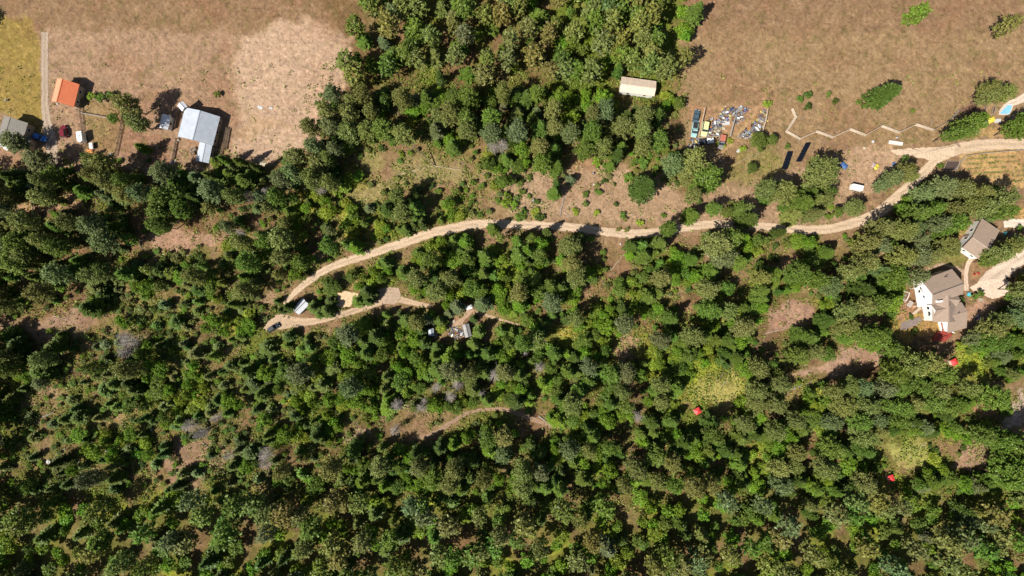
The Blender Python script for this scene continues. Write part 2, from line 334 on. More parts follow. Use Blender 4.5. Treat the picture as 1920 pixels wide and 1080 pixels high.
for c, wd, pts in STROKES:
    a = np.clip(.5-line_d(WX*.4+GX*.6, WY*.4+GY*.6, pts, [wd]*len(pts))/4, 0, 1)[..., None]*.85; col = col*(1-a)+np.array(c)*a
# vegetable rows
rw = np.clip(.5-poly_sd(GX, GY, [(1812, 296), (1925, 288), (1925, 345), (1850, 332), (1812, 322)])/4, 0, 1)*(np.sin((GY+.06*GX)*2*PI/9.2) > .35)*(fbm(GX, GY, 12, 77) > .44)
col = col*(1-rw[..., None]*.75)+np.array((112, 118, 60))*rw[..., None]*.75
# patches of living and dry grass, litter and bare soil
n1 = fbm(GX, GY, 60, 21); n2 = fbm(GX, GY, 14, 31); n3 = fbm(GX, GY, 5, 41)
dry = np.clip((n2-.52)*5, 0, 1)[..., None]*.3; col = col*(1-dry)+np.array((180, 150, 112))*dry
soil = np.clip((n1-.55)*6, 0, 1)[..., None]*.35; col = col*(1-soil)+np.array((150, 104, 76))*soil
grn = np.clip((.42-n2)*6, 0, 1)[..., None]*.35; col = col*(1-grn)+np.array((112, 106, 56))*grn
for c, soft, pts, am in (((200, 164, 134), 22, ZONES[4][2], .6), ((176, 142, 110), 26, ZONES[7][2], .4), ((172, 138, 104), 24, ZONES[8][2], .4), ((160, 132, 62), 10, ZONES[1][2], .45)):
    a = np.clip(.5-poly_sd(WX, WY, pts)/soft, 0, 1)[..., None]*am; col = col*(1-a)+np.array(c)*a
# fine mottling: single dark tufts and pale stones
sp = vn(GX, GY, 3.2, 333)[..., None]; col = col*(1-.13*(sp > .8))*(1+.1*(sp < .16))
tr = np.minimum(np.abs(line_d(GX, GY, [(470, 90), (500, 180), (560, 220), (590, 262)], [0]*4)-0), 9); tr2 = np.minimum(line_d(GX, GY, [(620, 90), (560, 200), (480, 290), (330, 312)], [0]*4), 9)
col = col*(1-.07*np.exp(-((tr-4)/1.3)**2)-.07*np.exp(-((tr2-4)/1.3)**2))[..., None]
col = col*(.8+.4*n3[..., None])
gm = col.mean(-1, keepdims=True); col = gm+(col-gm)*.86; L = np.clip(col/255, 0, 1)**2.2*.74*np.array([1, .99, .99])
ny, nx = GX.shape
V = np.stack([(GX-960)*S, (540-GY)*S, np.zeros_like(GX)], -1).reshape(-1, 3)
ii = (np.arange(ny-1)[:, None]*nx+np.arange(nx-1)[None]).ravel()
F = np.stack([ii, ii+nx, ii+nx+1, ii+1], 1)
def earth(name, attr=True, rgb=None, var=.3):
    m = bpy.data.materials.new(name); m.use_nodes = True; n = m.node_tree.nodes; l = m.node_tree.links; b = n['Principled BSDF']
    b.inputs['Roughness'].default_value = .95; b.inputs['Specular IOR Level'].default_value = .1
    tc = n.new('ShaderNodeTexCoord')
    ns = n.new('ShaderNodeTexNoise'); ns.inputs['Scale'].default_value = 1.6; ns.inputs['Detail'].default_value = 9; ns.inputs['Roughness'].default_value = .75
    l.new(tc.outputs['Object'], ns.inputs['Vector'])
    mr = n.new('ShaderNodeMapRange'); mr.inputs[1].default_value = .3; mr.inputs[2].default_value = .7; mr.inputs[3].default_value = 1-var; mr.inputs[4].default_value = 1+var
    l.new(ns.outputs['Fac'], mr.inputs[0])
    mx = n.new('ShaderNodeVectorMath'); mx.operation = 'SCALE'
    if attr:
        a = n.new('ShaderNodeAttribute'); a.attribute_name = 'tint'; l.new(a.outputs['Color'], mx.inputs[0])
    else: mx.inputs[0].default_value = rgb
    l.new(mr.outputs[0], mx.inputs['Scale']); l.new(mx.outputs[0], b.inputs['Base Color'])
    bp = n.new('ShaderNodeBump'); bp.inputs['Strength'].default_value = .9; bp.inputs['Distance'].default_value = .25
    l.new(ns.outputs['Fac'], bp.inputs['Height']); l.new(bp.outputs[0], b.inputs['Normal'])
    return m
EARTH = earth('earth')
gme = npmesh('ground', V, F[:, ::-1] if False else F, EARTH, L.reshape(-1, 3))
ground = obj('ground', gme, None); tag(ground, kind='structure')
def gcol(px, py):
    i = np.clip(np.searchsorted(gy, py), 0, ny-1); j = np.clip(np.searchsorted(gx, px), 0, nx-1); return L[i, j]
# ------------------------------------------------------------------ roads and pads: sheets just above the ground with ragged edges
def road_mesh(name, pts, ws, z, rgb, rut=.14, soft=1.6):
    n = len(pts); K = 9; vs = []; cs = []
    for i, ((x, y), wd) in enumerate(zip(pts, ws)):
        a = pts[max(0, i-1)]; b = pts[min(n-1, i+1)]; dx, dy = b[0]-a[0], b[1]-a[1]; q = math.hypot(dx, dy) or 1; nxn, nyn = -dy/q, dx/q
        for k in range(K+1):
            t = k/K*2-1
            jit = (float(fbm(x*1.0, y*1.0+t*900, 7, 91, 3))-.5)*wd*.2*abs(t)**3+(float(vn(x*3, y*3+500*t, 5, 95))-.5)*1.6*abs(t)**3
            d = t*wd/2*1.04+jit*(1 if t > 0 else -1)
            vs.append(((x+nxn*d-960)*S, (540-y-nyn*d)*S, z))
            g = float(fbm(x, y, 20, 99, 3))
            f = 1-rut*1.5*math.exp(-((t)/.22)**2)*(.2+1.4*g)-(.22 if abs(t) > .97 else 0)+rut*.3*math.exp(-((abs(t)-.45)/.18)**2)
            f *= .86+.28*float(vn(x+t*30, y-t*20, 9, 97))
            cs.append(tuple(c*f for c in rgb))
    fs = [(i*(K+1)+k, (i+1)*(K+1)+k, (i+1)*(K+1)+k+1, i*(K+1)+k+1) for i in range(n-1) for k in range(K)]
    return npmesh(name, np.array(vs), np.array(fs), EARTH, np.array(cs))
RC = {'gravel_road': (.50, .37, .255), 'lower_road': (.44, .315, .21), 'house_driveway': (.56, .44, .34), 'garage_driveway': (.62, .52, .42), 'north_driveway': (.58, .46, .36),
      'farm_track': (.36, .275, .205), 'dirt_track': (.3, .195, .13), 'foot_path': (.42, .29, .19), 'cabin_path': (.4, .27, .18), 'garden_path': (.56, .42, .31)}
for i, (k, (pts, ws)) in enumerate(ROADS.items()):
    tag(obj(k, road_mesh(k, pts, ws, .012+.004*i, RC[k]), None), kind='structure')
PC = {'turning_area': (.42, .3, .2), 'sand_pad': (.58, .42, .26), 'gravel_bay': (.38, .28, .2), 'pull_out': (.54, .41, .29), 'gravel_yard': (.6, .46, .35), 'gravel_bed': (.21, .165, .145)}
for i, (k, pts) in enumerate(PADS.items()):
    q = []
    for a in range(len(pts)):
        x0, y0 = pts[a]; x1, y1 = pts[(a+1) % len(pts)]
        for t in np.linspace(0, 1, max(2, int(math.hypot(x1-x0, y1-y0)/1.5)), endpoint=False):
            x = x0+(x1-x0)*t; y = y0+(y1-y0)*t
            q.append((x+(float(fbm(x, y, 8, 201, 3))-.5)*5, y+(float(fbm(x, y, 8, 211, 3))-.5)*5))
    if k == 'gravel_bed': q = pts
    cx, cy = np.mean([p[0] for p in q]), np.mean([p[1] for p in q])
    vs = []; cs = []; nq = len(q)
    for f_ in (0, .35, .7, 1):
        for (x, y) in q:
            X, Y = cx+(x-cx)*f_, cy+(y-cy)*f_; vs.append(((X-960)*S, (540-Y)*S, .06+.004*i)); g = .85+.3*float(fbm(X, Y, 6, 221, 3)); cs.append(tuple(c*g for c in PC[k]))
    fs = [(r*nq+a, (r+1)*nq+a, (r+1)*nq+(a+1) % nq, r*nq+(a+1) % nq) for r in range(3) for a in range(nq)]
    tag(obj(k, npmesh(k, np.array(vs), np.array(fs)[:, ::-1], EARTH, np.array(cs)), None), kind='structure')
#TREES
# ------------------------------------------------------------------ trees
def diamonds(c, t, n, ln, wd):
    """leaf or needle-clump faces: centres, long axis, normal, length, width"""
    t = t/np.linalg.norm(t, axis=1, keepdims=True); n = n-t*np.sum(n*t, 1, keepdims=True); n = n/(np.linalg.norm(n, axis=1, keepdims=True)+1e-9)
    s = np.cross(n, t); ln = ln[:, None]/2; wd = wd[:, None]/2; k = .25
    V = np.stack([c-t*ln, c+s*wd-t*ln*k, c+t*ln, c-s*wd-t*ln*k], 1).reshape(-1, 3)
    F = np.arange(len(V)).reshape(-1, 4)
    return V, F
def rv(n, g): v = g.normal(size=(n, 3)); return v/np.linalg.norm(v, axis=1, keepdims=True)
def conifer(seed, h, r, pine, lod=1.0):
    g = np.random.default_rng(seed); nb = int((84 if pine else 118)*(1 if lod > .9 else .7)); cs = []; ts = []; ns = []; ls = []; wsz = []
    limbs = []; lean = g.normal(size=2)*.25
    lobe = g.random(16); rp = g.uniform(1.1, 2.3)
    for i in range(nb):
        u = (i+g.random())/nb; az = i*2.39996+g.normal()*.25
        lb = .72+.45*lobe[int((az % (2*PI))/(2*PI)*8)+(8 if u > .5 else 0)]
        if pine:
            z = h*(.34+.66*u); L = r*lb*max(.1, 1-abs((u-.36)/.68)**2.1)**.6*(.8+.3*g.random()); sl = .22+.35*u; nt_ = 6; s0 = .42
        else:
            z = h*(.14+.86*u); L = r*lb*((1-u**(rp))**.8)*(.78+.44*g.random())+.15; sl = -.05+.45*u; nt_ = 7; s0 = .2
        d = np.array([math.cos(az), math.sin(az), sl]); limbs.append((z, d, L))
        m = max(2, int(nt_*(.4+.6*L/r)))
        for k in range(m):
            s = s0+(1-s0)*(k+.5)/m; p = np.array([lean[0]*z/h, lean[1]*z/h, z])+d*L*s+np.array([0, 0, -.12*L*s*s*(0 if pine else 1)])
            q = 7 if pine else 5
            if pine:
                c = p+g.normal(size=(q, 3))*np.array([.3, .3, .18])*r/3.4; t = rv(q, g)+d*.5+np.array([0, 0, .2]); n = rv(q, g)*.75+np.array([0, 0, 1])+d*.4
                cs.append(c); ts.append(t); ns.append(n); ls.append(.66*(.7+.6*g.random(q))/lod**.5); wsz.append(.34*(.7+.6*g.random(q))/lod**.5)
            else:
                sd = np.array([-d[1], d[0], 0]); off = (g.random(q)-.5)*L*.5*(1.15-s)*2
                c = p+sd*off[:, None]+g.normal(size=(q, 3))*.1; t = d[None]*1.2+sd*np.sign(off)[:, None]*.7+g.normal(size=(q, 3))*.25; n = rv(q, g)*.55+np.array([0, 0, 1])+d*.2
                cs.append(c); ts.append(t); ns.append(n); ls.append(.8*(.7+.5*g.random(q))/lod**.5); wsz.append(.3*(.7+.6*g.random(q))/lod**.5)
    c = np.vstack(cs); t = np.vstack(ts); n = np.vstack(ns); ls = np.concatenate(ls); wz = np.concatenate(wsz)
    if lod < .9: k = g.random(len(c)) < lod; c, t, n, ls, wz = c[k], t[k], n[k], ls[k], wz[k]
    return diamonds(c, t, n, ls, wz), limbs, lean
def bushy(seed, h, r, z0, nl, nq, lf):
    g = np.random.default_rng(seed); cs = []; ns = []
    for i in range(nl):
        a = i*2.4+g.random(); rr = r*math.sqrt((i+.3)/nl)*g.uniform(.62, 1.0); lr = r*g.uniform(.2, .48)*(1.25-.5*rr/r)
        zc = z0+(h-z0)*(.42+.38*(1-(rr/r)**2)+.11*g.normal())
        k = nq//nl; v = rv(k, g); v[:, 2] = np.abs(v[:, 2])*.9-.18
        cs.append(np.array([math.cos(a)*rr, math.sin(a)*rr, zc])+v*lr*(.72+.38*g.random((k, 1)))*np.array([1, 1, min(1.3, (h-z0)/(2*r)+.45)])); ns.append(v)
    c = np.vstack(cs); n = np.vstack(ns)+rv(len(c), g)*.6+np.array([0, 0, .4]); q = len(c)
    return diamonds(c, rv(q, g), n, lf*(.7+.7*g.random(q)), lf*.7*(.7+.6*g.random(q)))
def trunk_mb(h, r0, limbs=None, lean=(0, 0), every=3, seed=0, bare=.8):
    m = MB(); n = 4; p = (0, 0, -.2)
    for i in range(n):
        t = (i+1)/n; q = (lean[0]*t+.05*math.sin(i*2+seed), lean[1]*t, h*t*.97); m.cyl(p, q, r0*(1-.85*i/n), r0*(1-.85*t), 7); p = q
    if limbs:
        for k, (z, d, L) in enumerate(limbs):
            if k % every: continue
            b = Vector((lean[0]*z/h, lean[1]*z/h, z)); m.cyl(b, b+Vector(d)*L*bare, r0*.22, r0*.06, 4)
    return m
KINDS = {}
def reg(kind, label):  KINDS[kind] = []
VAR = {'P': [], 'F': [], 'B': [], 'Y': [], 'S': [], 'D': []}; LOD = {'P': [], 'F': [], 'B': []}
for i in range(7):
    (v, f), lb, ln = conifer(100+i, 16, 3.7, True); VAR['P'].append((npmesh('crown', v, f, FOL), trunk_mb(15.6, .27, lb, ln, 3, i).mesh('trunk', BARK)))
    (v, f), lb, ln = conifer(200+i, 14, 2.9, False); VAR['F'].append((npmesh('crown', v, f, FOL), trunk_mb(13.6, .21, lb, ln, 4, i).mesh('trunk', BARK)))
for i in range(5):
    v, f = bushy(300+i, 6.5, 2.9, 1.2, 24, 2900, .4); VAR['B'].append((npmesh('crown', v, f, FOL), trunk_mb(4.5, .16, seed=i).mesh('trunk', BARK)))
    v, f = bushy(330+i, 2.6, 2.4, .1, 18, 1700, .4); VAR['Y'].append((npmesh('foliage', v, f, FOL), trunk_mb(1.6, .06, seed=i).mesh('stem', BARK)))
    v, f = bushy(360+i, 1.8, 1.2, .05, 7, 520, .34); VAR['S'].append((npmesh('foliage', v, f, FOL), trunk_mb(1.2, .05, seed=i).mesh('stem', BARK)))
for i in range(3):
    (v, f), lb, ln = conifer(100+i, 16, 3.7, True, .3); LOD['P'].append(v)
    (v, f), lb, ln = conifer(200+i, 14, 2.9, False, .3); LOD['F'].append(v)
    v, f = bushy(300+i, 6.5, 2.9, 1.2, 20, 900, .66); LOD['B'].append(v)
for i in range(3):
    (v, f), lb, ln = conifer(500+i, 11, 2.7, i % 2 == 0)
    g = rnd; m = MB()
    for k, (z, d, L_) in enumerate(lb):
        b = Vector((ln[0]*z/11, ln[1]*z/11, z)); e = b+Vector(d)*L_; m.cyl(b, e, .05, .015, 3)
        for q in range(5):
            s = .35+.6*q/5; p = b.lerp(e, s); a = Vector((g.gauss(0, 1), g.gauss(0, 1), g.gauss(.2, .6))).normalized()*L_*.22; m.cyl(p, p+a, .03, .01, 3)
    VAR['D'].append((m.mesh('branches', DEADWOOD), trunk_mb(10.7, .17, None, ln, seed=i).mesh('trunk', DEADWOOD)))
BASE = {'P': (16, 3.7), 'F': (14, 2.9), 'B': (6.5, 2.9), 'Y': (2.6, 2.4), 'S': (1.8, 1.2), 'D': (11, 2.7)}
NAME = {'P': 'pine_tree', 'F': 'fir_tree', 'B': 'broadleaf_tree', 'Y': 'leafy_thicket', 'S': 'small_shrub', 'D': 'dead_tree'}
CATE = {'P': 'pine tree', 'F': 'fir tree', 'B': 'broadleaf tree', 'Y': 'bush', 'S': 'shrub', 'D': 'dead tree'}
TINTS = {'o': ((.165, .175, .045), 'olive'), 'g': ((.118, .165, .026), 'green'), 'd': ((.078, .112, .02), 'dark green'), 'y': ((.22, .265, .03), 'yellow-green'),
         'b': ((.145, .22, .02), 'bright green'), 'c': ((.13, .155, .058), 'grey-green'), 'x': ((.3, .26, .23), 'bare grey')}
PICK = {'P': 'oooogcgo', 'F': 'ggdgdcog', 'B': 'bbgbgb', 'Y': 'yybyy', 'S': 'gogbdo', 'D': 'x'}
ALL = []      # kind, px, py (crown as seen), radius in px, height m, tint
def T(kind, px, py, r, h=None, tint=None, lab=None):
    ALL.append([kind, px, py, r, h or (BASE[kind][0]*r*S/BASE[kind][1]), tint or rnd.choice(PICK[kind]), lab])
# trees that stand out, read off the photo one by one
for a in [
 ('P', 28, 268, 20, 10, 'c', 'tall grey-green pine hiding the corner of the grey roofed house'), ('P', 74, 302, 21, 10, 'c', 'tall grey-green pine right below the blue car'),
 ('P', 108, 332, 19, 9, 'g', 'leaning green pine whose shadow falls beside the white cargo trailer'), ('P', 240, 198, 20, 13, 'o', 'tall olive pine at the top, left of the small white roofed shed'),
 ('P', 258, 230, 19, 11, 'o', 'olive pine just left of the small white roofed shed, lower of two'), ('B', 214, 222, 10, 4, 'g', 'round green bush in the fenced paddock left of the tall olive pines'),
 ('F', 264, 276, 9, 8, 'g', 'small lone fir with a long shadow on the bare farmyard dirt'), ('S', 172, 180, 9, 1.8, 'y', None), ('S', 190, 184, 11, 2, 'g', None), ('S', 206, 178, 9, 2, 'g', None),
 ('S', 408, 176, 7, 1.4, 'g', 'green shrub at the top edge above the metal barn'),
 ('F', 420, 300, 10, 9, 'g', 'pointed fir at the right corner of the metal barn'), ('F', 449, 303, 10, 10, 'g', 'small pointed fir at the lower left edge of the pale dirt lot'), ('F', 480, 314, 9, 9, 'd', 'dark fir standing beside a white board at the dirt lot edge'),
 ('F', 850, 273, 13, 9, 'g', 'lone round green tree with a black shadow in the grassy clearing'), ('F', 1040, 362, 13, 9, 'g', 'single green fir on the bare slope above the gravel road, dead branches below it'),
 ('F', 1208, 352, 25, 15, 'd', 'large dark green fir standing alone on the straw coloured slope'), ('P', 1322, 340, 27, 13, 'g', 'big round green pine with a black shadow below the scrap yard'),
 ('P', 1296, 304, 24, 14, 'o', 'olive pine at the lower left corner of the scrap yard'), ('P', 1284, 330, 12, 9, 'o', None),
 ('P', 1536, 326, 31, 12, 'o', 'broad olive pine below the two black solar panels'), ('P', 1468, 360, 25, 10, 'o', 'spreading olive pine left of the broad pine, above the road'), ('F', 1502, 382, 24, 13, 'g', 'green fir above the bend of the gravel road'),
 ('P', 1546, 376, 15, 9, 'o', None), ('P', 1600, 390, 18, 8, 'o', None), ('B', 1570, 398, 11, 4, 'g', None), ('S', 1552, 406, 8, 1.8, 'g', None),
 ('B', 1422, 266, 17, 5, 'g', 'bright green bush at the lower corner of the blue and white scrap heap'), ('B', 1446, 262, 12, 4, 'g', 'smaller green bush just right of the bush by the scrap heap'),
 ('B', 1408, 316, 11, 4, 'd', 'low dark bush with a shadow left of the solar panels'), ('S', 1476, 275, 6, 1.3, 'g', 'tiny green shrub just above the left solar panel'),
 ('S', 1514, 178, 8, 2, 'd', None), ('S', 1500, 186, 7, 1.6, 'g', None), ('S', 1516, 200, 8, 2, 'd', None), ('S', 1566, 190, 7, 1.6, 'd', None), ('S', 1553, 177, 6, 1.4, 'g', None), ('S', 1611, 191, 6, 1.2, 'g', None), ('S', 1712, 208, 5, 1, 'g', None),
 ('S', 1440, 194, 9, 1.4, 'y', None), ('F', 1664, 176, 22, 13, 'd', 'dark fir cut by the top edge of the grass field'),
 ('P', 1790, 250, 17, 14, 'g', 'green pine overhanging the gravel road by the cattle grid'), ('P', 1815, 236, 20, 14, 'g', 'green pine between the cattle grid and the garden'), ('P', 1838, 222, 11, 6, 'b', None),
 ('P', 1850, 180, 16, 10, 'o', 'olive pine above the garden beds at the top right'), ('P', 1880, 176, 15, 10, 'o', 'olive pine right above the garden beds'), ('P', 1850, 168, 14, 10, 'o', None),
 ('P', 1903, 241, 17, 12, 'g', 'large green pine right of the yellow sheet'), ('P', 1928, 226, 17, 12, 'g', 'large green pine at the right edge beside the white path'), ('P', 1925, 248, 14, 12, 'g', None),
 ('P', 1672, 334, 18, 9, 'c', 'grey-green pine left of the road bend, above the white van'), ('P', 1694, 322, 17, 9, 'o', 'olive pine at the inner corner of the road bend'), ('P', 1650, 347, 14, 7, 'c', None), ('P', 1706, 332, 10, 8, 'o', None),
 ('S', 1697, 298, 8, 1.6, 'd', 'dark shrub on the lower edge of the pale pull-out'), ('S', 1762, 312, 7, 1.2, 'g', None),
 ('P', 1727, 368, 19, 10, 'c', None), ('P', 1762, 354, 22, 12, 'c', None), ('P', 1796, 356, 20, 12, 'o', None), ('P', 1830, 364, 20, 12, 'o', None),
 ('S', 950, 374, 14, 2.4, 'b', 'bright green bush on the slope just above the gravel road'), ('F', 926, 428, 13, 8, 'g', 'small fir on the lower edge of the gravel road shading it'),
 ('F', 1026, 434, 10, 8, 'd', None), ('F', 1088, 446, 14, 9, 'd', None), ('P', 1250, 430, 15, 12, 'g', 'tall green pine leaning over the gravel road with its trunk showing'),
 ('F', 1300, 405, 16, 9, 'g', 'dark fir above the road left of the leafy clump'), ('P', 1338, 392, 14, 8, 'g', None), ('P', 1362, 398, 10, 6, 'g', None), ('P', 1385, 392, 14, 7, 'g', None), ('F', 1404, 410, 20, 12, 'd', 'dark fir whose shadow covers the gravel road'), ('F', 1462, 436, 11, 10, 'd', None),
 ('P', 1340, 462, 27, 15, 'o', 'wide olive pine right below the shaded stretch of road'),
 ('S', 1098, 364, 7, 1.2, 'g', None), ('S', 1122, 360, 8, 1.4, 'g', None), ('S', 1098, 382, 7, 1.2, 'g', None), ('S', 1155, 383, 5, 1, 'd', None), ('S', 1168, 404, 7, 1.2, 'g', None), ('S', 1172, 412, 6, 1.1, 'o', None), ('S', 1080, 396, 8, 1, 'y', None), ('S', 1118, 398, 7, 1, 'y', None),
 ('S', 1012, 408, 10, 1.5, 'd', 'dark green shrub touching the upper edge of the gravel road'), ('S', 978, 402, 13, 1.7, 'g', None), ('S', 1004, 398, 11, 1, 'y', None), ('S', 1200, 418, 8, 1.2, 'y', None), ('S', 1244, 404, 6, 1, 'g', None), ('S', 992, 368, 6, 1, 'g', None), ('S', 1160, 430, 5, .8, 'o', None), ('S', 1176, 430, 6, .9, 'o', None),
 ('S', 1190, 304, 8, 2, 'g', None), ('F', 1145, 310, 9, 4, 'g', 'small pointed green fir with a shadow right of the dark wood'), ('S', 1132, 340, 7, 1.4, 'd', None), ('S', 1118, 303, 11, 1.8, 'b', None), ('S', 1136, 321, 5, 1, 'g', None), ('S', 1152, 345, 4, .8, 'd', None), ('S', 1206, 306, 11, 2, 'g', None), ('S', 1178, 332, 11, 2, 'g', None), ('S', 1230, 317, 9, 1.6, 'g', None), ('F', 1204, 340, 9, 6, 'd', None),
 ('S', 1392, 280, 8, 1.2, 'y', None), ('S', 1352, 272, 9, .9, 'y', None), ('S', 1368, 264, 7, .9, 'y', None),
 ('D', 925, 276, 15, 9, 'x', 'grey dead tree lying against green bushes above the road'), ('D', 602, 354, 14, 6, 'x', 'grey leafless tree above the forest edge right of the dirt lot'), ('D', 500, 360, 13, 8, 'x', 'grey dead tree in the forest under the dirt lot'), ('D', 452, 436, 9, 6, 'x', 'small grey dead tree beside a sandy strip of the left forest'),
 ('D', 500, 852, 17, 7, 'x', 'purple-grey round dead tree near the bottom of the photo'), ('D', 352, 800, 14, 7, 'x', 'grey dead tree at the lower left, right of the white stones'), ('D', 858, 722, 13, 8, 'x', 'pale grey dead tree, upper of the pair above the dirt track'), ('D', 846, 742, 13, 7, 'x', 'pale grey dead tree, lower of the pair above the dirt track'), ('D', 797, 752, 8, 6, 'x', 'smallest pale grey dead tree left of the pair above the dirt track'), ('D', 928, 702, 17, 8, 'x', 'broad grey dead tree below the right grey shack'), ('D', 900, 736, 11, 6, 'x', 'grey dead tree right of the pair above the dirt track'),
 ('D', 246, 642, 18, 9, 'x', 'spreading grey dead tree in the left forest'), ('D', 740, 808, 12, 8, 'x', 'grey dead tree at the left end of the lower dirt track'), ('D', 985, 662, 8, 6, 'x', 'small grey dead tree right of the two shacks'), ('D', 1195, 780, 12, 8, 'x', 'dead tree among firs left of the red shelter by the yellow grass'),
 ('F', 588, 575, 13, 6, 'g', 'bushy green tree covering the right end of the cabin roof'), ('F', 612, 582, 14, 6, 'g', None), ('F', 600, 590, 10, 5, 'g', None), ('F', 687, 548, 16, 8, 'd', 'dark tree between the sandy pad and the gravel bay'), ('F', 672, 566, 12, 6, 'g', None), ('F', 690, 565, 10, 6, 'd', None),
 ('F', 540, 575, 12, 8, 'd', 'dark tree at the end of the gravel road, left of the cabin'), ('F', 528, 582, 9, 6, 'd', None), ('F', 500, 652, 15, 4.5, 'g', 'green tree directly below the parked dark car'), ('F', 541, 632, 11, 5, 'd', None),
 ('F', 855, 575, 15, 9, 'c', 'grey-green tree left of the white canopy'), ('F', 905, 572, 16, 9, 'c', 'grey-green tree right of the white canopy'), ('F', 888, 598, 9, 5, 'd', None), ('F', 870, 604, 0, 0, 'd', None), ('F', 842, 588, 12, 6, 'c', None), ('F', 826, 602, 12, 6, 'g', None), ('B', 828, 614, 11, 3, 'y', None), ('F', 896, 622, 14, 8, 'g', 'green tree against the right side of the right shack'), ('F', 890, 646, 14, 7, 'g', None), ('F', 858, 652, 12, 6, 'g', None), ('F', 800, 600, 13, 6, 'c', None), ('F', 790, 620, 12, 7, 'd', None), ('F', 796, 644, 12, 7, 'd', None), ('F', 760, 600, 13, 7, 'g', None), ('F', 820, 654, 12, 6, 'g', None),
 ('P', 1668, 520, 24, 12, 'g', 'green pine left of the white deck of the brown house'), ('P', 1640, 568, 22, 13, 'g', None), ('P', 1665, 568, 18, 10, 'b', None), ('F', 1620, 545, 22, 12, 'd', None),
 ('P', 1640, 632, 24, 13, 'g', 'green pine left of the gravel bed'), ('P', 1612, 626, 16, 12, 'g', None), ('P', 1700, 682, 28, 15, 'o', 'wide olive pine below the shaded red deck'), ('P', 1735, 680, 22, 15, 'o', None), ('P', 1672, 700, 22, 14, 'g', None), ('P', 1760, 700, 20, 14, 'g', None),
 ('S', 1708, 594, 6, 1.2, 'd', 'small round clipped shrub above the gravel bed'), ('S', 1714, 622, 8, 1.2, 'd', 'round clipped shrub below the gravel bed'), ('S', 1804, 562, 5, 2.5, 'd', 'cone shaped dark shrub at the east side of the brown house'), ('S', 1838, 550, 7, 2.5, 'g', None), ('S', 1828, 556, 6, 2, 'g', None),
 ('P', 1868, 478, 20, 11, 'o', 'olive pine between the two pale driveways'), ('P', 1890, 464, 17, 9, 'o', None), ('P', 1912, 454, 14, 9, 'o', None), ('P', 1850, 490, 13, 8, 'g', None), ('S', 1912, 428, 7, 1.6, 'g', None), ('P', 1922, 520, 9, 6, 'g', None),
 ('P', 1850, 620, 22, 11, 'o', 'olive pine to the right of the garage wing of the brown house'), ('P', 1872, 600, 16, 10, 'o', None), ('P', 1904, 592, 20, 9, 'c', None), ('P', 1914, 566, 15, 8, 'c', None), ('P', 1824, 636, 16, 8, 'c', None),
 ('P', 1775, 462, 22, 9, 'o', None), ('P', 1742, 478, 18, 9, 'o', None), ('P', 1795, 466, 0, 0, 'o', None),
 ('P', 1860, 744, 22, 11, 'g', 'green pine above the reddish clearing at the right edge'), ('P', 1872, 822, 24, 13, 'g', 'green pine above the tan clearing near the lower right corner'), ('P', 1840, 816, 18, 11, 'g', None), ('P', 1900, 868, 30, 16, 'g', None), ('P', 1905, 836, 24, 15, 'g', None), ('P', 1885, 895, 24, 16, 'g', None),
 ('F', 164, 578, 18, 9, 'd', 'dark fir at the right end of the pinkish clearing in the left forest'),
 ]:
    if a[3] > 0: T(*a)
# fill the rest of the wooded cells
def blocked(px, py, r):
    for k, (pts, ws) in ROADS.items():
        for (x, y), wd in zip(pts, ws):
            if (x-px)**2+(y-py)**2 < (wd/2+r)**2: return True
    return any((x-px)**2+(y-py)**2 < (q+r)**2 for x, y, q in KEEP)
KEEP = [(615, 608, 9), (780, 577, 7), (900, 600, 9), (562, 573, 16), (655, 562, 20), (730, 552, 18), (513, 614, 15), (498, 620, 16), (505, 632, 12), (525, 628, 8), (560, 596, 10), (1890, 310, 40), (1850, 305, 34), (1820, 300, 24), (900, 780, 8), (850, 800, 8), (1000, 796, 14), (975, 794, 12), (1022, 812, 14), (990, 812, 10), (945, 780, 9), (795, 826, 12), (825, 816, 12), (850, 806, 13), (870, 792, 12), (905, 782, 8), (960, 788, 10), (1010, 806, 10), (640, 600, 8), (700, 582, 10), (600, 612, 9), (1880, 515, 22), (1860, 545, 20), (812, 622, 18), (862, 618, 24), (880, 576, 9), (1308, 771, 20), (1790, 679, 19), (1671, 897, 20), (1296, 784, 12), (1660, 908, 14), (1198, 176, 26), (1170, 178, 16), (1222, 178, 16), (1480, 590, 34), (1500, 580, 30), (1448, 616, 18), (1425, 622, 12), (1462, 634, 10), (1590, 690, 14), (1560, 704, 12), (1530, 702, 12), (1640, 690, 16), (1790, 872, 14), (1810, 880, 14), (1620, 680, 26), (1560, 692, 14),
        (1835, 445, 36), (1770, 560, 55), (1720, 610, 46), (1340, 728, 42), (1375, 722, 22), (1700, 855, 38), (1050, 630, 22), (850, 640, 18), (826, 634, 12), (925, 594, 8), (950, 602, 8), (1190, 650, 22), (1560, 640, 12), (1830, 700, 20), (1830, 862, 26), (1860, 850, 22), (1170, 655, 24), (1062, 632, 16), (1690, 898, 14), (1286, 752, 14), (1325, 775, 10), (1820, 690, 22), (1765, 505, 40), (1500, 735, 10),
        (820, 312, 26), (768, 322, 18), (868, 316, 18), (1608, 351, 12), (1850, 766, 20), (1915, 742, 24), (40, 384, 14), (130, 370, 10), (350, 436, 30), (60, 612, 26), (120, 590, 24), (1018, 766, 10)]
SZ = {'P': (15, 21, 11, 15), 'p': (9, 13, 6, 9), 'F': (10, 18, 6, 11), 'f': (7, 12, 3.5, 6.5), 'B': (9, 17, 3.5, 6.5), 'b': (8, 12, 3, 5), 'Y': (10, 15, 1.6, 3), 'S': (7, 12, 1.4, 2.4), 's': (4, 8, .9, 1.8), 'D': (10, 15, 7, 10)}
fixed = [(a[1], a[2], a[3]) for a in ALL]
hand = len(ALL)
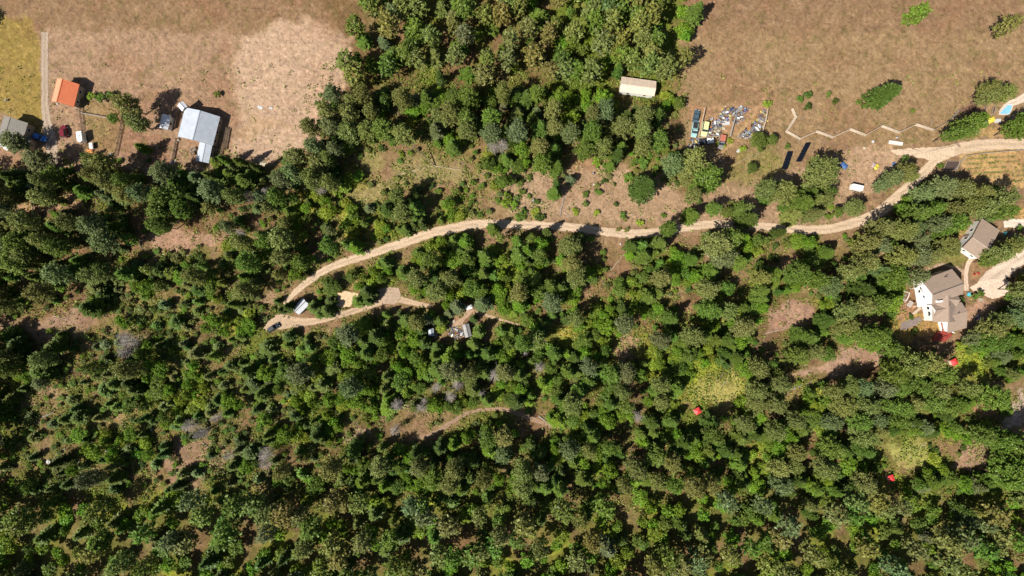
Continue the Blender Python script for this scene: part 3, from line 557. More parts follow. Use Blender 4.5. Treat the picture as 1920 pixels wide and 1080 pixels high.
for r in range(25):
    for c in range(60):
        ch = G[r][c]
        subs = {'P': ['P', 'f', 's'], 'F': ['F', 'F' if (r*7+c*3) % 3 == 0 else 'f', 's'], 'B': ['B', 'b', 'Y'], 'Y': ['Y', 'Y', 'b'], 'S': ['S', 's', 's'], 's': ['s', 's'], 'X': ['s'], '.': [], 'D': ['D', 'f', 's'], 'p': ['p', 's'], 'f': ['f', 's'], 'b': ['b', 's']}[ch]
        if ch == 'F' and r > 8 and rnd.random() < (.5 if 11 < c < 45 and r > 10 else .36): subs = [rnd.choice('PBB' if c > 30 else 'PBBB'), 'b', rnd.choice('Ysf')]
        if c < 19 and r > 5 and ch in 'PFB' and fbm(c*3.1, r*4.7, 5, 611, 2) > .52: subs = ['s', 's', 's', 'f'][rnd.randrange(2):]
        for k, q in enumerate(subs):
            lo, hi, h0, h1 = SZ[q]; R_ = rnd.uniform(lo, hi)
            for tr in range(8):
                j = 9 if k == 0 else 17
                px = c*32+16+rnd.uniform(-j, j); py = 170+r*30+15+rnd.uniform(-j, j)
                K = q.upper(); hh = rnd.uniform(h0, h1)*(.8+.25*R_/hi)
                mr = .62 if K != 'S' else .9
                if any((x-px)**2+(y-py)**2 < (mr*(R_+rr))**2*(.72 if k else .8) for x, y, rr in fixed) or blocked(px, py, R_*(.75 if K in 'PF' else .9)): continue
                if ch == '.': continue
                tint = None
                if K == 'F' and c < 20 and r > 11: hh *= rnd.uniform(.5, .95); R_ *= rnd.uniform(.75, 1.05)
                if K in 'PF' and c > 42 and r > 11: hh *= .82
                if K == 'P' and (c > 50 or r < 8 and c < 20): tint = rnd.choice('oocg')
                if K == 'F' and 14 < c < 50 and r > 8: tint = rnd.choice('ggdbgg')
                if K == 'F' and c < 16 and r > 15: tint = rnd.choice('gdgdo')
                T(K, px, py, R_, hh, tint); fixed.append((px, py, R_)); break
LM = [('the metal roofed barn', 370, 250), ('the small shed', 306, 226), ('the blue car', 73, 257), ('the dark car', 513, 614), ('the metal roofed cabin', 562, 573), ('the sandy pad', 652, 562), ('the left grey shack', 812, 622), ('the right grey shack', 874, 620), ('the white canopy', 880, 576),
      ('the yellow grass shelter', 1308, 771), ('the middle red shelter', 1790, 679), ('the lowest red shelter', 1671, 897), ('the yellow car', 1322, 242), ('the left solar panel', 1475, 300), ('the white van', 1608, 351), ('the brown roofed garage', 1840, 448), ('the white deck', 1722, 555), ('the garage wing', 1797, 605),
      ('the cattle grid', 1793, 268), ('the dirt track left end', 782, 822), ('the dirt track right end', 1036, 801), ('the dirt track bend', 930, 768), ('the pale dirt lot', 560, 260), ('the pinkish clearing', 90, 600), ('the leaf littered clearing', 1480, 595), ('the tan corner clearing', 1830, 860)]
REG = [('below the farmyard at the upper left', 150, 320), ('in the left forest well under the farmyard', 100, 450), ('at the left edge under the pinkish clearing', 80, 690), ('in the lower left corner', 60, 850), ('under the metal roofed barn', 380, 340), ('left of the cabin with the white metal roof', 420, 560), ('on the shaded slope at the lower left', 300, 780), ('under the parked dark car', 520, 690),
       ('right under the pale dirt lot', 540, 400), ('in the wood right of the pale dirt lot', 720, 240), ('in the dark wood left of the scrap yard', 1080, 240), ('between the two gravel roads', 800, 500), ('around the two grey shacks', 860, 650), ('below the lower dirt track', 880, 850), ('on the slope left of the lower dirt track', 640, 820), ('under the middle of the gravel road', 1060, 520), ('right of the two grey shacks', 1100, 660), ('right of the lower dirt track', 1140, 820),
       ('around the red shelter in the yellow grass', 1320, 780), ('under the shaded stretch of the gravel road', 1380, 480), ('left of the leaf littered clearing', 1360, 610), ('below the leaf littered clearing', 1500, 720), ('near the bottom right of the middle', 1480, 860), ('between the road bend and the brown roofed garage', 1730, 400), ('left of the brown house', 1620, 540), ('below the brown house', 1720, 740), ('around the red shelter at the bottom edge', 1700, 880), ('at the right edge below the brown house', 1880, 680), ('above the bend of the gravel road', 1500, 340), ('along the upper side of the gravel road', 760, 390), ('on the open slope above the gravel road', 1120, 360), ('in the grass field at the upper right', 1560, 220), ('at the top right beside the garden', 1870, 220)]
def size_word(K, h, r):
    if K in 'PF': return 'tall' if h > 13.5 else ('middling' if h > 9.5 else 'small')
    return 'wide' if r > 12 else 'small'
def label_for(K, px, py, r, h, tint):
    reg_ = min(REG, key=lambda q: (q[1]-px)**2+(q[2]-py)**2)[0]
    return '%s %s %s %s' % (size_word(K, h, r), TINTS[tint][1] if K != 'D' else 'grey', CATE[K], reg_)
if 1:
    used = set()
    for nm, x, y in LM:
        for K in 'PFB':
            c_ = [(math.hypot(a[1]-x, a[2]-y), i) for i, a in enumerate(ALL) if a[0] == K and not a[6]]
            d, i = min(c_)
            if d < 90:
                a = ALL[i]; ang = math.atan2(y-a[2], a[1]-x); sd = ['to its right', 'above it to the right', 'above it', 'above it to the left', 'to its left', 'below it to the left', 'below it', 'below it to the right'][int(round(ang/(PI/4))) % 8]
                a[6] = '%s nearest %s, %s' % (TINTS[a[5]][1]+' '+CATE[K], nm, sd)
def tree(K, px, py, r, h, tint, lab):
    i = rnd.randrange(len(VAR[K])); crown, stem = VAR[K][i]; bh, br = BASE[K]
    zc = h*.62; x, y = P(px, py, zc)
    sr = r*S*(H-zc)/H/br; sz = h/bh
    L_ = lab or label_for(K, px, py, r, h, tint)
    grp = None if lab else CATE[K]+'s: '+L_
    o = thing(NAME[K], L_, CATE[K], (x, y, 0), rnd.uniform(0, 6.28), grp)
    o.scale = (sr*rnd.uniform(.93, 1.07), sr*rnd.uniform(.93, 1.07), sz)
    a = bpy.data.objects.new(crown.name.split('.')[0], crown); C.objects.link(a); a.parent = o
    if K != 'D':
        v = .86+.3*rnd.random(); c = TINTS[tint][0]; a.color = tuple(q*v*(1+rnd.uniform(-.09, .09)) for q in c)+(1,)
    b = bpy.data.objects.new(stem.name.split('.')[0], stem); C.objects.link(b); b.parent = o
    return o
def stuff_mesh(name, items, kinds=None):
    Vs = []; Cs = []
    for K, x, y, sr, sz, rz, c in items:
        v = LOD[K][rnd.randrange(len(LOD[K]))]; ca, sa = math.cos(rz), math.sin(rz)
        q = np.stack([(v[:, 0]*ca-v[:, 1]*sa)*sr+x, (v[:, 0]*sa+v[:, 1]*ca)*sr+y, v[:, 2]*sz], 1); Vs.append(q)
        Cs.append(np.repeat(np.array(c)[None], len(q), 0))
    V = np.vstack(Vs); return npmesh(name, V, np.arange(len(V)).reshape(-1, 4), FOLA, np.vstack(Cs))
cnt = {}; rest = []
order = sorted(range(len(ALL)), key=lambda i: (0 if ALL[i][6] or i < hand else 1, -ALL[i][3]))
for i in order:
    a = ALL[i]; K = a[0]; cnt[K] = cnt.get(K, 0)+1
    if cnt[K] <= 300: tree(*a)
    else: rest.append(a)
print('TREES', cnt)
items = []
for K, px, py, r, h, tint, lab in rest:
    KK = K if K in LOD else 'B'; zc = h*.62; x, y = P(px, py, zc); items.append((KK, x, y, r*S*(H-zc)/H/BASE[KK][1], h/BASE[KK][0], rnd.uniform(0, 6.28), [c*(.86+.3*rnd.random()) for c in TINTS[tint][0]]))
# the same forest goes on beyond the photographed strip
py = -90
while py < 1180:
    px = -110
    while px < 2040:
        if (py < 158 or py > 930 or px < -14 or px > 1934):
            x_ = px+rnd.uniform(-12, 12); y_ = py+rnd.uniform(-12, 12); ch = cell(min(1919, max(0, x_)), y_)
            if py < 158: ch = ('PFXPFBPF'[rnd.randrange(8)] if 640 < x_+.2*(y_-173) < 1280 else ('P' if rnd.random() < .015 else '.'))
            if ch in 'PFBDpfbY' and not blocked(x_, y_, 14):
                K = {'D': 'F', 'Y': 'B', 'F': rnd.choice('FBBP')}.get(ch.upper(), ch.upper()); lo, hi, h0, h1 = SZ[K]; R_ = rnd.uniform(lo, hi)*1.05; h = rnd.uniform(h0, h1)*.95
                t = rnd.choice(PICK[K]); items.append((K, *P(x_, y_, h*.6), R_*S*.95/BASE[K][1], h/BASE[K][0], rnd.uniform(0, 6.28), [c*(.86+.3*rnd.random()) for c in TINTS[t][0]]))
        px += 29
    py += 28
tag(obj('forest', stuff_mesh('forest', items), None), 'dense forest of conifers continuing around the photographed strip', 'forest', kind='stuff')
# ------------------------------------------------------------------ undergrowth and grass
def tufts(name, n, lo, hi, pick, colf, leaf, m_):
    px = NR.uniform(-40, 1960, n); py = NR.uniform(lo, hi, n)
    keep = np.array([pick(a, b) for a, b in zip(px, py)]); px, py = px[keep], py[keep]
    for k, (pts, ws) in ROADS.items():
        d = line_d(px, py, pts, ws); q = d > 1.0; px, py = px[q], py[q]
    for k, pts in PADS.items():
        d = poly_sd(px, py, pts); q = d > 1; px, py = px[q], py[q]
    n = len(px); q = leaf[0]; c = np.repeat(np.stack([(px-960)*S, (540-py)*S, np.full(n, leaf[3])], 1), q, 0)+NR.normal(size=(n*q, 3))*np.array([leaf[1]*.8, leaf[1]*.8, leaf[3]*.4])
    c[:, 2] = np.maximum(c[:, 2], .04); V, F = diamonds(c, rv(n*q, NR), rv(n*q, NR)*.6+np.array([0, 0, 1.]), leaf[1]*(.6+.8*NR.random(n*q)), leaf[2]*(.6+.8*NR.random(n*q)))
    col = np.repeat(colf(px, py), q*4, 0)*np.repeat(.75+.5*NR.random((n, 1)), q*4, 0)
    return obj(name, npmesh(name, V, F, FOLA, col), None)
n_ = vn(np.arange(1), np.arange(1), 3, 5)
def pk_g(a, b):
    ch = cell(a+rnd.uniform(-14, 14), b+rnd.uniform(-14, 14)); p = {'F': .85, 'B': .9, 'Y': 1, 'f': .5, 'b': .6, 'S': .6, 'P': .28, 's': .3, 'X': .25, '.': .02, 'D': .4, 'p': .2}[ch]
    return rnd.random() < p*(1.5 if fbm(a, b, 24, 401, 3) > .46 else .3)
def ug_col(px, py):
    g = gcol(px, py); t = vn(px, py, 30, 402)[:, None]; return g*.25+np.array([.1, .145, .022])*(1-t)*.9+np.array([.2, .23, .035])*t*.9
tag(tufts('undergrowth', 78000, 120, 960, pk_g, ug_col, (5, .6, .4, .4), FOLA), 'low leafy green undergrowth between the trees', 'undergrowth', kind='stuff')
def pk_d(a, b):
    if 441 < a < 620 and b < 300: return rnd.random() < .04
    return rnd.random() < (.9 if fbm(a, b, 30, 411, 2) > .5 else .35)
def dg_col(px, py):
    g = gcol(px, py); return g*(.62+.75*NR.random((len(px), 1)))*np.array([1.02, 1, .9])
tag(tufts('dry_grass', 42000, 150, 930, pk_d, dg_col, (3, .36, .16, .1), FOLA), 'dry straw coloured grass tufts on the open slopes', 'grass', kind='stuff')

n = 2600; px = NR.uniform(-20, 1940, n); py = NR.uniform(180, 900, n); mb = MB()
for a, b_ in zip(px, py):
    ch = cell(a, b_)
    if ch == '.' and rnd.random() < .55 or blocked(a, b_, 2) and rnd.random() < .9: continue
    if a < 640 and b_ < 300: continue
    x, y = P(a, b_); an = rnd.uniform(0, PI); L_ = rnd.uniform(.5, 2.6)**1.1; mb.cyl((x, y, .06), (x+math.cos(an)*L_, y+math.sin(an)*L_, rnd.uniform(.05, .4)), rnd.uniform(.03, .09), .02, 4)
tag(obj('fallen_branches', mb, DEADWOOD, None), 'scattered broken branches and sticks on the forest floor', 'branches', kind='stuff')
# ------------------------------------------------------------------ buildings
WHITE = mat('white_siding', (.72, .71, .69), .6, var=.08, scale=4)
SHING = mat('brown_shingles', (.34, .25, .19), .9, var=.22, scale=5, kind='shingle')
TRIM = mat('white_trim', (.78, .77, .74), .5, var=.05)
GLASS = mat('window_glass', (.03, .04, .05), .12, var=.1)
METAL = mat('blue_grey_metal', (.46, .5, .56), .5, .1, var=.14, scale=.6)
METALD = mat('darker_blue_metal', (.37, .405, .455), .5, .1, var=.14, scale=.8)  # darker tone of the blue-grey metal, used on one barn slope
METALW = mat('white_metal', (.7, .71, .73), .5, .05, var=.08, scale=.8)
GREYR = mat('grey_roofing', (.24, .22, .19), .85, var=.18, scale=3, kind='shingle')
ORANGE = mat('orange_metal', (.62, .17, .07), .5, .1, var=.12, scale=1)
ORANGE2 = mat('pale_orange_metal', (.66, .32, .19), .5, .1, var=.14, scale=1)  # paler orange for the left slope of the orange roof
TANW = mat('tan_boards', (.42, .32, .22), .85, var=.3, scale=4)
GREYW = mat('weathered_boards', (.3, .275, .25), .9, var=.35, scale=4)
LOG = mat('peeled_log', (.5, .4, .3), .85, var=.25, scale=3)
DARKW = mat('dark_posts', (.13, .095, .07), .9, var=.3, scale=5)
REDP = mat('red_paint', (.5, .035, .03), .6, var=.25, scale=3)
REDDECK = mat('red_deck_boards', (.3, .045, .03), .7, var=.5, scale=2.5)
BLACK = mat('black_rubber', (.018, .018, .02), .8, var=.2)
def slab(A, B, Cc, D, th):
    up = (Vector(B)-Vector(A)).cross(Vector(D)-Vector(A)).normalized()
    if up.z < 0: up = -up
    vs = [Vector(q) for q in (A, B, Cc, D)]+[Vector(q)-up*th for q in (A, B, Cc, D)]
    return vs, [(0, 1, 2, 3), (7, 6, 5, 4), (0, 4, 5, 1), (1, 5, 6, 2), (2, 6, 7, 3), (3, 7, 4, 0)]
def gable(root, p1, p2, zr, a, b, za, zb, wm, ra, rb=None, over=.35, ribs=0, wins=((1, 0), (-1, 0)), sidew=2, door=None, ridge=None):
    A = Vector(P(*p1, zr)); B = Vector(P(*p2, zr)); c = (A+B)/2; ang = math.atan2((B-A).y, (B-A).x); Lh = (B-A).length/2
    loc = (c.x-root.location.x, c.y-root.location.y, 0); sa = (zr-za)/a; sb = (zr-zb)/b; Lw = Lh-over
    def roofside(sgn, wdt, zz, sl, m):
        mb = MB(); e = wdt+over; ze = zr-sl*e
        mb.add(*slab((-Lh, 0, zr), (Lh, 0, zr), (Lh, sgn*e, ze), (-Lh, sgn*e, ze), .13))
        if ribs:
            n = int(2*Lh/ribs)
            for i in range(n+1):
                x = -Lh+.05+(2*Lh-.1)*i/n; mb.add(*slab((x-.04, sgn*.02, zr+.05), (x+.04, sgn*.02, zr+.05), (x+.04, sgn*(e-.02), ze+.05), (x-.04, sgn*(e-.02), ze+.05), .05))
        o = obj('roof', mb, m, root, loc, ang); return o
    r1 = roofside(1, a, za, sa, ra); r2 = roofside(-1, b, zb, sb, rb or ra)
    mb = MB(); pr = [(a, 0), (a, za-.16), (0, zr-.16), (-b, zb-.16), (-b, 0)]
    vs = [(x, y, z) for x in (-Lw, Lw) for y, z in pr]; n = 5
    mb.add(vs, [(i, i+n, (i+1) % n+n, (i+1) % n) for i in range(n)]+[tuple(range(n)), tuple(range(2*n-1, n-1, -1))]); obj('wall', mb, wm, root, loc, ang)
    # ridge cap and eave trim
    m2 = MB(); m2.box((0, 0, zr+.03), (2*Lh+.02, .3, .08)); 
    for s_, wd, sl in ((1, a, sa), (-1, b, sb)):
        e = wd+over; m2.box((0, s_*(e+.03), zr-sl*e-.06), (2*Lh, .06, .16))
    obj('trim', m2, ridge or TRIM if ridge else (ra if ribs else TRIM), root, loc, ang)
    for s_, off in wins:
        zc = min(za, zb)*.55
        for yy in ((a-b)/2-min(a, b)*.45, (a-b)/2+min(a, b)*.45):
            f = obj('window', MB().box((s_*(Lw+.025), yy, zc), (.05, 1.1, 1.2)), TRIM, root, loc, ang); obj('pane', MB().box((s_*(Lw+.055), yy, zc), (.03, .9, 1.0)), GLASS, f)
    for s_, wd, zz in ((1, a, za), (-1, b, zb)):
        for i in range(sidew):
            x = -Lw+2*Lw*(i+.5)/sidew; f = obj('window', MB().box((x, s_*(wd+.025), zz*.55), (1.1, .05, 1.0)), TRIM, root, loc, ang); obj('pane', MB().box((x, s_*(wd+.055), zz*.55), (.9, .03, .8)), GLASS, f)
    if door:
        f = obj('door', MB().box((door[0]*(Lw+.03), door[1], 1.05), (.06, .95, 2.1)), mat('door_paint', (.25, .2, .16), .6), root, loc, ang); obj('handle', MB().box((door[0]*(Lw+.09), door[1]+.35, 1.05), (.05, .05, .14)), GLASS, f)
    return loc, ang, Lh
def broot(name, label, cat, px, py, z=0): x, y = P(px, py, z); return thing(name, label, cat, (x, y, 0))
b = broot('metal_barn', 'large barn with blue-grey ribbed metal roof and a narrow wing at its lower corner', 'barn', 370, 245)
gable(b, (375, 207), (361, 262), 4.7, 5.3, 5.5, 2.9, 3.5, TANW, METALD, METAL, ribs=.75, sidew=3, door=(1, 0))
gable(b, (385, 268), (378, 303), 3.1, 1.6, 1.9, 2.6, 2.6, TANW, METAL, METAL, ribs=.75, sidew=1)
loc, ang, _ = gable(b, (336, 193), (345, 203), 4.4, .9, 1.0, 4.0, 4.0, TANW, METALW, ribs=.6, wins=(), sidew=0, over=.15)
sh = broot('small_shed', 'small shed with a pale blue-white metal roof beside tall pines', 'shed', 306, 227)
gable(sh, (309, 214), (303, 240), 3.2, 1.25, 1.15, 2.5, 2.6, WHITE, METALW, ribs=.5, sidew=1, door=(1, 0), over=.2)
gh = broot('grey_house', 'house with a flat-looking grey roof at the left edge, partly under a pine', 'house', 25, 242)
gable(gh, (19, 220), (6, 262), 4.4, 4.6, 2.4, 3.3, 3.8, TANW, GREYR, sidew=2, door=(1, 1), ridge=GREYR)
gable(gh, (36, 252), (28, 276), 3.3, 3.4, 1.5, 2.9, 2.9, TANW, GREYR, sidew=1, ridge=GREYR)
oh = broot('orange_roofed_house', 'house with a bright orange metal roof at the top left edge', 'house', 115, 170)
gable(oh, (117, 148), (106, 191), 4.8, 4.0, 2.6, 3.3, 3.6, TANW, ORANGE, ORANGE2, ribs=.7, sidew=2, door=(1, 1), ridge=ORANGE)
cb = broot('metal_roofed_cabin', 'small cabin with a white ribbed metal roof at the end of the gravel road', 'cabin', 562, 574)
gable(cb, (552.5, 584.5), (572.5, 565), 3.3, 1.35, 1.25, 2.5, 2.55, GREYW, METALW, ribs=.45, sidew=2, door=(-1, 0), over=.2, ridge=mat('grey_ridge_cap', (.12, .13, .15), .5, .3))
s1 = broot('grey_shack', 'tiny shack with a blue-grey roof, left of the pair in the forest clearing', 'shack', 809, 622)
gable(s1, (807.5, 616), (808.5, 630), 2.6, .7, .7, 2.3, 2.3, GREYW, METALD, ribs=.4, wins=(), sidew=0, door=(1, 0), over=.15)
s2 = broot('weathered_shack', 'long shack with a weathered grey roof, right of the pair in the forest clearing', 'shack', 874, 620)
gable(s2, (872, 608), (878, 632), 2.8, .95, .85, 2.4, 2.4, GREYW, mat('weathered_metal', (.3, .29, .275), .7, .2, var=.3, scale=1.5), ribs=.4, wins=(), sidew=1, door=(-1, 0), over=.15)
eb = broot('pale_roofed_building', 'pale roofed building cut by the top edge above the dark wood', 'building', 1198, 165)
gable(eb, (1164, 157), (1230, 166), 4.0, 2.4, 1.8, 3.2, 3.2, WHITE, mat('pale_tan_metal', (.62, .5, .4), .6, .1, var=.15, scale=1), ribs=.7, sidew=2)
ga = broot('brown_roofed_garage', 'detached garage with a brown shingle roof and white walls, above the large brown house', 'garage', 1842, 448)
gable(ga, (1823, 445), (1856, 468), 4.6, 7.4, 3.6, 3.3, 3.6, WHITE, SHING, sidew=2, door=(-1, 1.5), ridge=mat('pale_ridge', (.42, .34, .27), .8))
ho = broot('brown_roofed_house', 'large white house with many brown shingle gables at the right', 'house', 1775, 568)
RID = mat('dark_ridge', (.1, .08, .07), .9)
gable(ho, (1749, 552.5), (1807, 531), 7.2, 4.7, 3.3, 5.0, 5.6, WHITE, SHING, sidew=4, ridge=RID)
gable(ho, (1778, 552), (1779, 604), 6.3, 3.7, 3.2, 4.6, 4.6, WHITE, SHING, sidew=2, ridge=SHING, wins=())
gable(ho, (1755.5, 583), (1781, 577), 6.0, 1.9, 2.0, 4.7, 4.7, WHITE, SHING, sidew=0, ridge=SHING)
gable(ho, (1780, 561), (1801, 563), 5.9, 2.1, 2.1, 4.5, 4.5, WHITE, SHING, sidew=0, ridge=SHING, wins=((1, 0),))
gable(ho, (1778, 594), (1814, 584), 5.4, 2.8, 5.3, 4.3, 3.5, WHITE, SHING, sidew=2, ridge=SHING, door=(1, -2))
x, y = P(1760, 565, 6); obj('dormer', MB().box((x-ho.location.x, y-ho.location.y, 6.3), (1.7, .9, .9), .1, (.9, .6)), WHITE, ho)
for px, py, z in ((1776, 519, 6.6), (1798, 587, 5.6), (1780, 571, 6.5)):
    x, y = P(px, py, z); obj('vent_pipe', MB().cyl((x-ho.location.x, y-ho.location.y, z-1.2), (x-ho.location.x, y-ho.location.y, z+.35), .12), DARKW, ho)
x, y = P(1754, 595, 4); 
# decks
def railing(mb, pts, z, h=1.0, r=.05):
    for i in range(len(pts)-1):
        a = Vector(pts[i]); b_ = Vector(pts[i+1]); n = max(1, int((b_-a).length/1.2))
        for k in range(n+1): q = a.lerp(b_, k/n); mb.box((q.x, q.y, z+h/2), (.09, .09, h))
        for zz in (h, h*.5): mb.cyl((a.x, a.y, z+zz), (b_.x, b_.y, z+zz), r, n=5)
wd_ = broot('white_deck', 'white raised deck with railing on the west side of the brown house', 'deck', 1730, 556)
ox, oy = wd_.location.x, wd_.location.y
poly = [P(*q, 2.5) for q in ((1715, 540), (1733, 531), (1745, 552), (1737, 573), (1721, 576))]; poly = [(x-ox, y-oy) for x, y in poly]
poly_ccw = poly[::-1]
obj('deck_floor', MB().prism(poly_ccw, 2.3, 2.5), mat('white_deck_boards', (.68, .66, .63), .7, var=.12, scale=2), wd_)
m = MB(); railing(m, [poly[1], poly[0], poly[4]], 2.5); obj('railing', m, TRIM, wd_)
for q in poly: obj('post', MB().box((q[0]*.92, q[1]*.92, 1.15), (.15, .15, 2.3)), TRIM, wd_)
x, y = P(1720, 583, 1); m = MB()
for k in range(8): m.box((x-ox-.1*k, y-oy-.28*k+1, 2.2-k*.28), (1.1, .3, .08), -.3)
obj('stairs', m, LOG, wd_)
rd = broot('red_deck', 'red painted deck with white rails below the brown house, half in shade', 'deck', 1772, 618)
ox, oy = rd.location.x, rd.location.y
def pl(pts, z): return [(P(*q, z)[0]-ox, P(*q, z)[1]-oy) for q in pts][::-1]
obj('upper_floor', MB().prism(pl([(1765, 606), (1776, 605), (1781, 622), (1769, 621)], 2.2), 2.0, 2.2), REDDECK, rd)
obj('lower_floor', MB().prism(pl([(1756, 623), (1780, 620), (1786, 628), (1772, 641), (1748, 640)], .7), .45, .7), REDDECK, rd)
p_ = pl([(1765, 604), (1768.5, 620)], 2.2); m = MB(); railing(m, p_, 2.2, 1, .09); obj('railing', m, TRIM, rd)
p_ = pl([(1776, 604), (1781, 622), (1786, 624)], 2.2); m = MB(); railing(m, p_, 2.2, 1, .09); obj('railing', m, TRIM, rd)
obj('landing', MB().prism(pl([(1757, 594), (1767, 592), (1768, 604), (1760, 606)], 2.4), 2.2, 2.4), WHITE, rd)
m = MB()
for k in range(6):
    q = P(1770+.6*k, 622+1.4*k, 1.8-.25*k); m.box((q[0]-ox, q[1]-oy, 1.9-.25*k), (1.6, .35, .1), -.25)
obj('stairs', m, REDDECK, rd)
# red roofed little shelters
for i, (px, py, rz, lb) in enumerate(((1308, 771, .5, 'small square red roofed shelter beside yellow grass in the lower forest'), (1790, 679, .45, 'small red roofed shelter in bright weeds right below the brown house'), (1671, 897, .3, 'small red roofed shelter at the bottom edge of the photo'))):
    x, y = P(px, py, 1.6); t = thing('red_shelter', lb, 'shelter', (x, y, 0), rz, 'little red roofed shelters')
    m = MB(); e = 1.02; m.add([(-e, -e, 1.55), (e, -e, 1.55), (e, e, 1.55), (-e, e, 1.55), (0, 0, 2.0), (-e, -e, 1.48), (e, -e, 1.48), (e, e, 1.48), (-e, e, 1.48)], [(0, 1, 4), (1, 2, 4), (2, 3, 4), (3, 0, 4), (8, 7, 6, 5), (0, 5, 6, 1), (1, 6, 7, 2), (2, 7, 8, 3), (3, 8, 5, 0)])
    obj('roof', m, mat('bright_red_roof', (.72, .05, .05), .5, var=.12), t)
    obj('body', MB().box((-.05, -.05, .55), (1.5, 1.5, 1.1)), mat('pale_box', (.62, .45, .36), .7), t)
    for a_ in (-1, 1):
        for b_ in (-1, 1): obj('post', MB().cyl((a_*.85, b_*.85, 0), (a_*.85, b_*.85, 1.5), .04, n=5), DARKW, t)
# ------------------------------------------------------------------ vehicles
def loftx(st):
    m = MB(); vs = []
    for x, w_, z0, z1, ins in st: vs += [(x, -w_, z0), (x, w_, z0), (x, w_*1.0, (z0+z1)*.55), (x, w_*ins, z1), (x, -w_*ins, z1), (x, -w_, (z0+z1)*.55)]
    n = 6; fs = [(i*n+k, i*n+(k+1) % n, (i+1)*n+(k+1) % n, (i+1)*n+k) for i in range(len(st)-1) for k in range(n)]
    return m.add(vs, fs+[tuple(range(n-1, -1, -1)), tuple(range((len(st)-1)*n, len(st)*n))])
def vehicle(name, label, cat, px, py, deg, L_, W_, rgb, style='sedan', z=0.0, roofc=None):
    x, y = P(px, py, .9); t = thing(name, label, cat, (x, y, z), math.radians(deg))
    h = L_/2; w2 = W_/2; paint = mat('paint_%d_%d_%d' % tuple(int(c*100) for c in rgb), rgb, .3, 0.0, var=.06)
    hood = .95 if style != 'suv' else 1.05
    obj('body', loftx([(-h, w2*.86, .38, hood*.86, .9), (-h+.25, w2*.97, .28, hood*1.02, .93), (-h+.9, w2, .25, hood*1.04, .95), (.3*h, w2, .25, hood*1.0, .95), (h-.7, w2*.97, .25, hood*.92, .92), (h-.2, w2*.88, .28, hood*.8, .86), (h, w2*.7, .38, hood*.66, .85)]), paint, t, smooth=False)
    if style == 'sedan': c0, c1, hh = -h*.72, h*.38, 1.42
    elif style == 'suv': c0, c1, hh = -h*.93, h*.38, 1.75
    else: c0, c1, hh = -h*.12, h*.5, 1.75
    gl = MB(); a0, a1 = c0+.42*(style != 'suv')+.1, c1-.55
    gl.add([(c0, -w2*.9, hood*.95), (c1, -w2*.88, hood*.95), (c1, w2*.88, hood*.95), (c0, w2*.9, hood*.95), (a0, -w2*.7, hh-.04), (a1, -w2*.7, hh-.04), (a1, w2*.7, hh-.04), (a0, w2*.7, hh-.04)], [(3, 2, 1, 0), (4, 5, 6, 7), (0, 1, 5, 4), (1, 2, 6, 5), (2, 3, 7, 6), (3, 0, 4, 7)])
    obj('windows', gl, GLASS, t)
    obj('roof', MB().box(((a0+a1)/2, 0, hh), (a1-a0+.08, w2*1.46, .09), bev=.03), paint if roofc is None else roofc, t)
    if style == 'pickup':
        obj('bed', MB().box((-h*.56, 0, hood*1.06), (h*.76, W_*.8, .06)), BLACK, t)
    for sx in (-.62, .62):
        for sy in (-1, 1): wl = obj('wheel', MB().cyl((sx*h, sy*(w2-.2), .34), (sx*h, sy*(w2+.01), .34), .34, n=12), BLACK, t); obj('rim', MB().cyl((sx*h, sy*(w2+.012), .34), (sx*h, sy*(w2+.03), .34), .19, n=8), METALW, wl)
    for sy in (-1, 1): obj('headlight', MB().box((h-.06, sy*w2*.55, .66), (.12, .34, .16)), TRIM, t)
    return t
vehicle('blue_car', 'bright blue car parked beside the grey roofed house', 'car', 73, 257, -17, 4.7, 1.9, (.015, .16, .5))
vehicle('maroon_car', 'maroon car parked on the dirt left of the white cargo trailer', 'car', 119, 246, 96, 4.3, 1.9, (.16, .015, .025), 'suv')
vehicle('dark_car', 'black car parked at the lower end of the gravel road', 'car', 513, 614, 32, 3.9, 1.8, (.03, .035, .045), 'suv')
vehicle('yellow_car', 'pale yellow car in the fenced scrap yard', 'car', 1322, 242, 260, 5.0, 2.2, (.62, .6, .3), 'suv')
vehicle('pale_blue_pickup', 'pale blue-green pickup at the left fence of the scrap yard', 'pickup', 1303, 243, 262, 5.0, 2.0, (.3, .5, .5), 'pickup')
vehicle('dark_wreck', 'dark car wreck above the pale blue-green pickup', 'car', 1306, 217, 78, 4.2, 1.9, (.06, .1, .13), 'sedan')
wv = vehicle('black_pickup', 'black pickup with a white bed cover below the scrap yard', 'pickup', 1324, 265, 186, 5.0, 2.0, (.025, .025, .03), 'pickup')
obj('bed_cover', MB().box((-1.3, 0, 1.35), (2.2, 1.75, .35), bev=.08), TRIM, wv)
wv = vehicle('rusty_pickup', 'faded pickup with a rust red load bed at the scrap yard gate', 'pickup', 1354, 266, 258, 4.6, 1.9, (.2, .19, .2), 'pickup')
obj('load_bed', MB().box((-1.25, 0, 1.2), (2.2, 1.8, .3), bev=.05), mat('rust_red', (.42, .13, .08), .8, var=.3), wv)
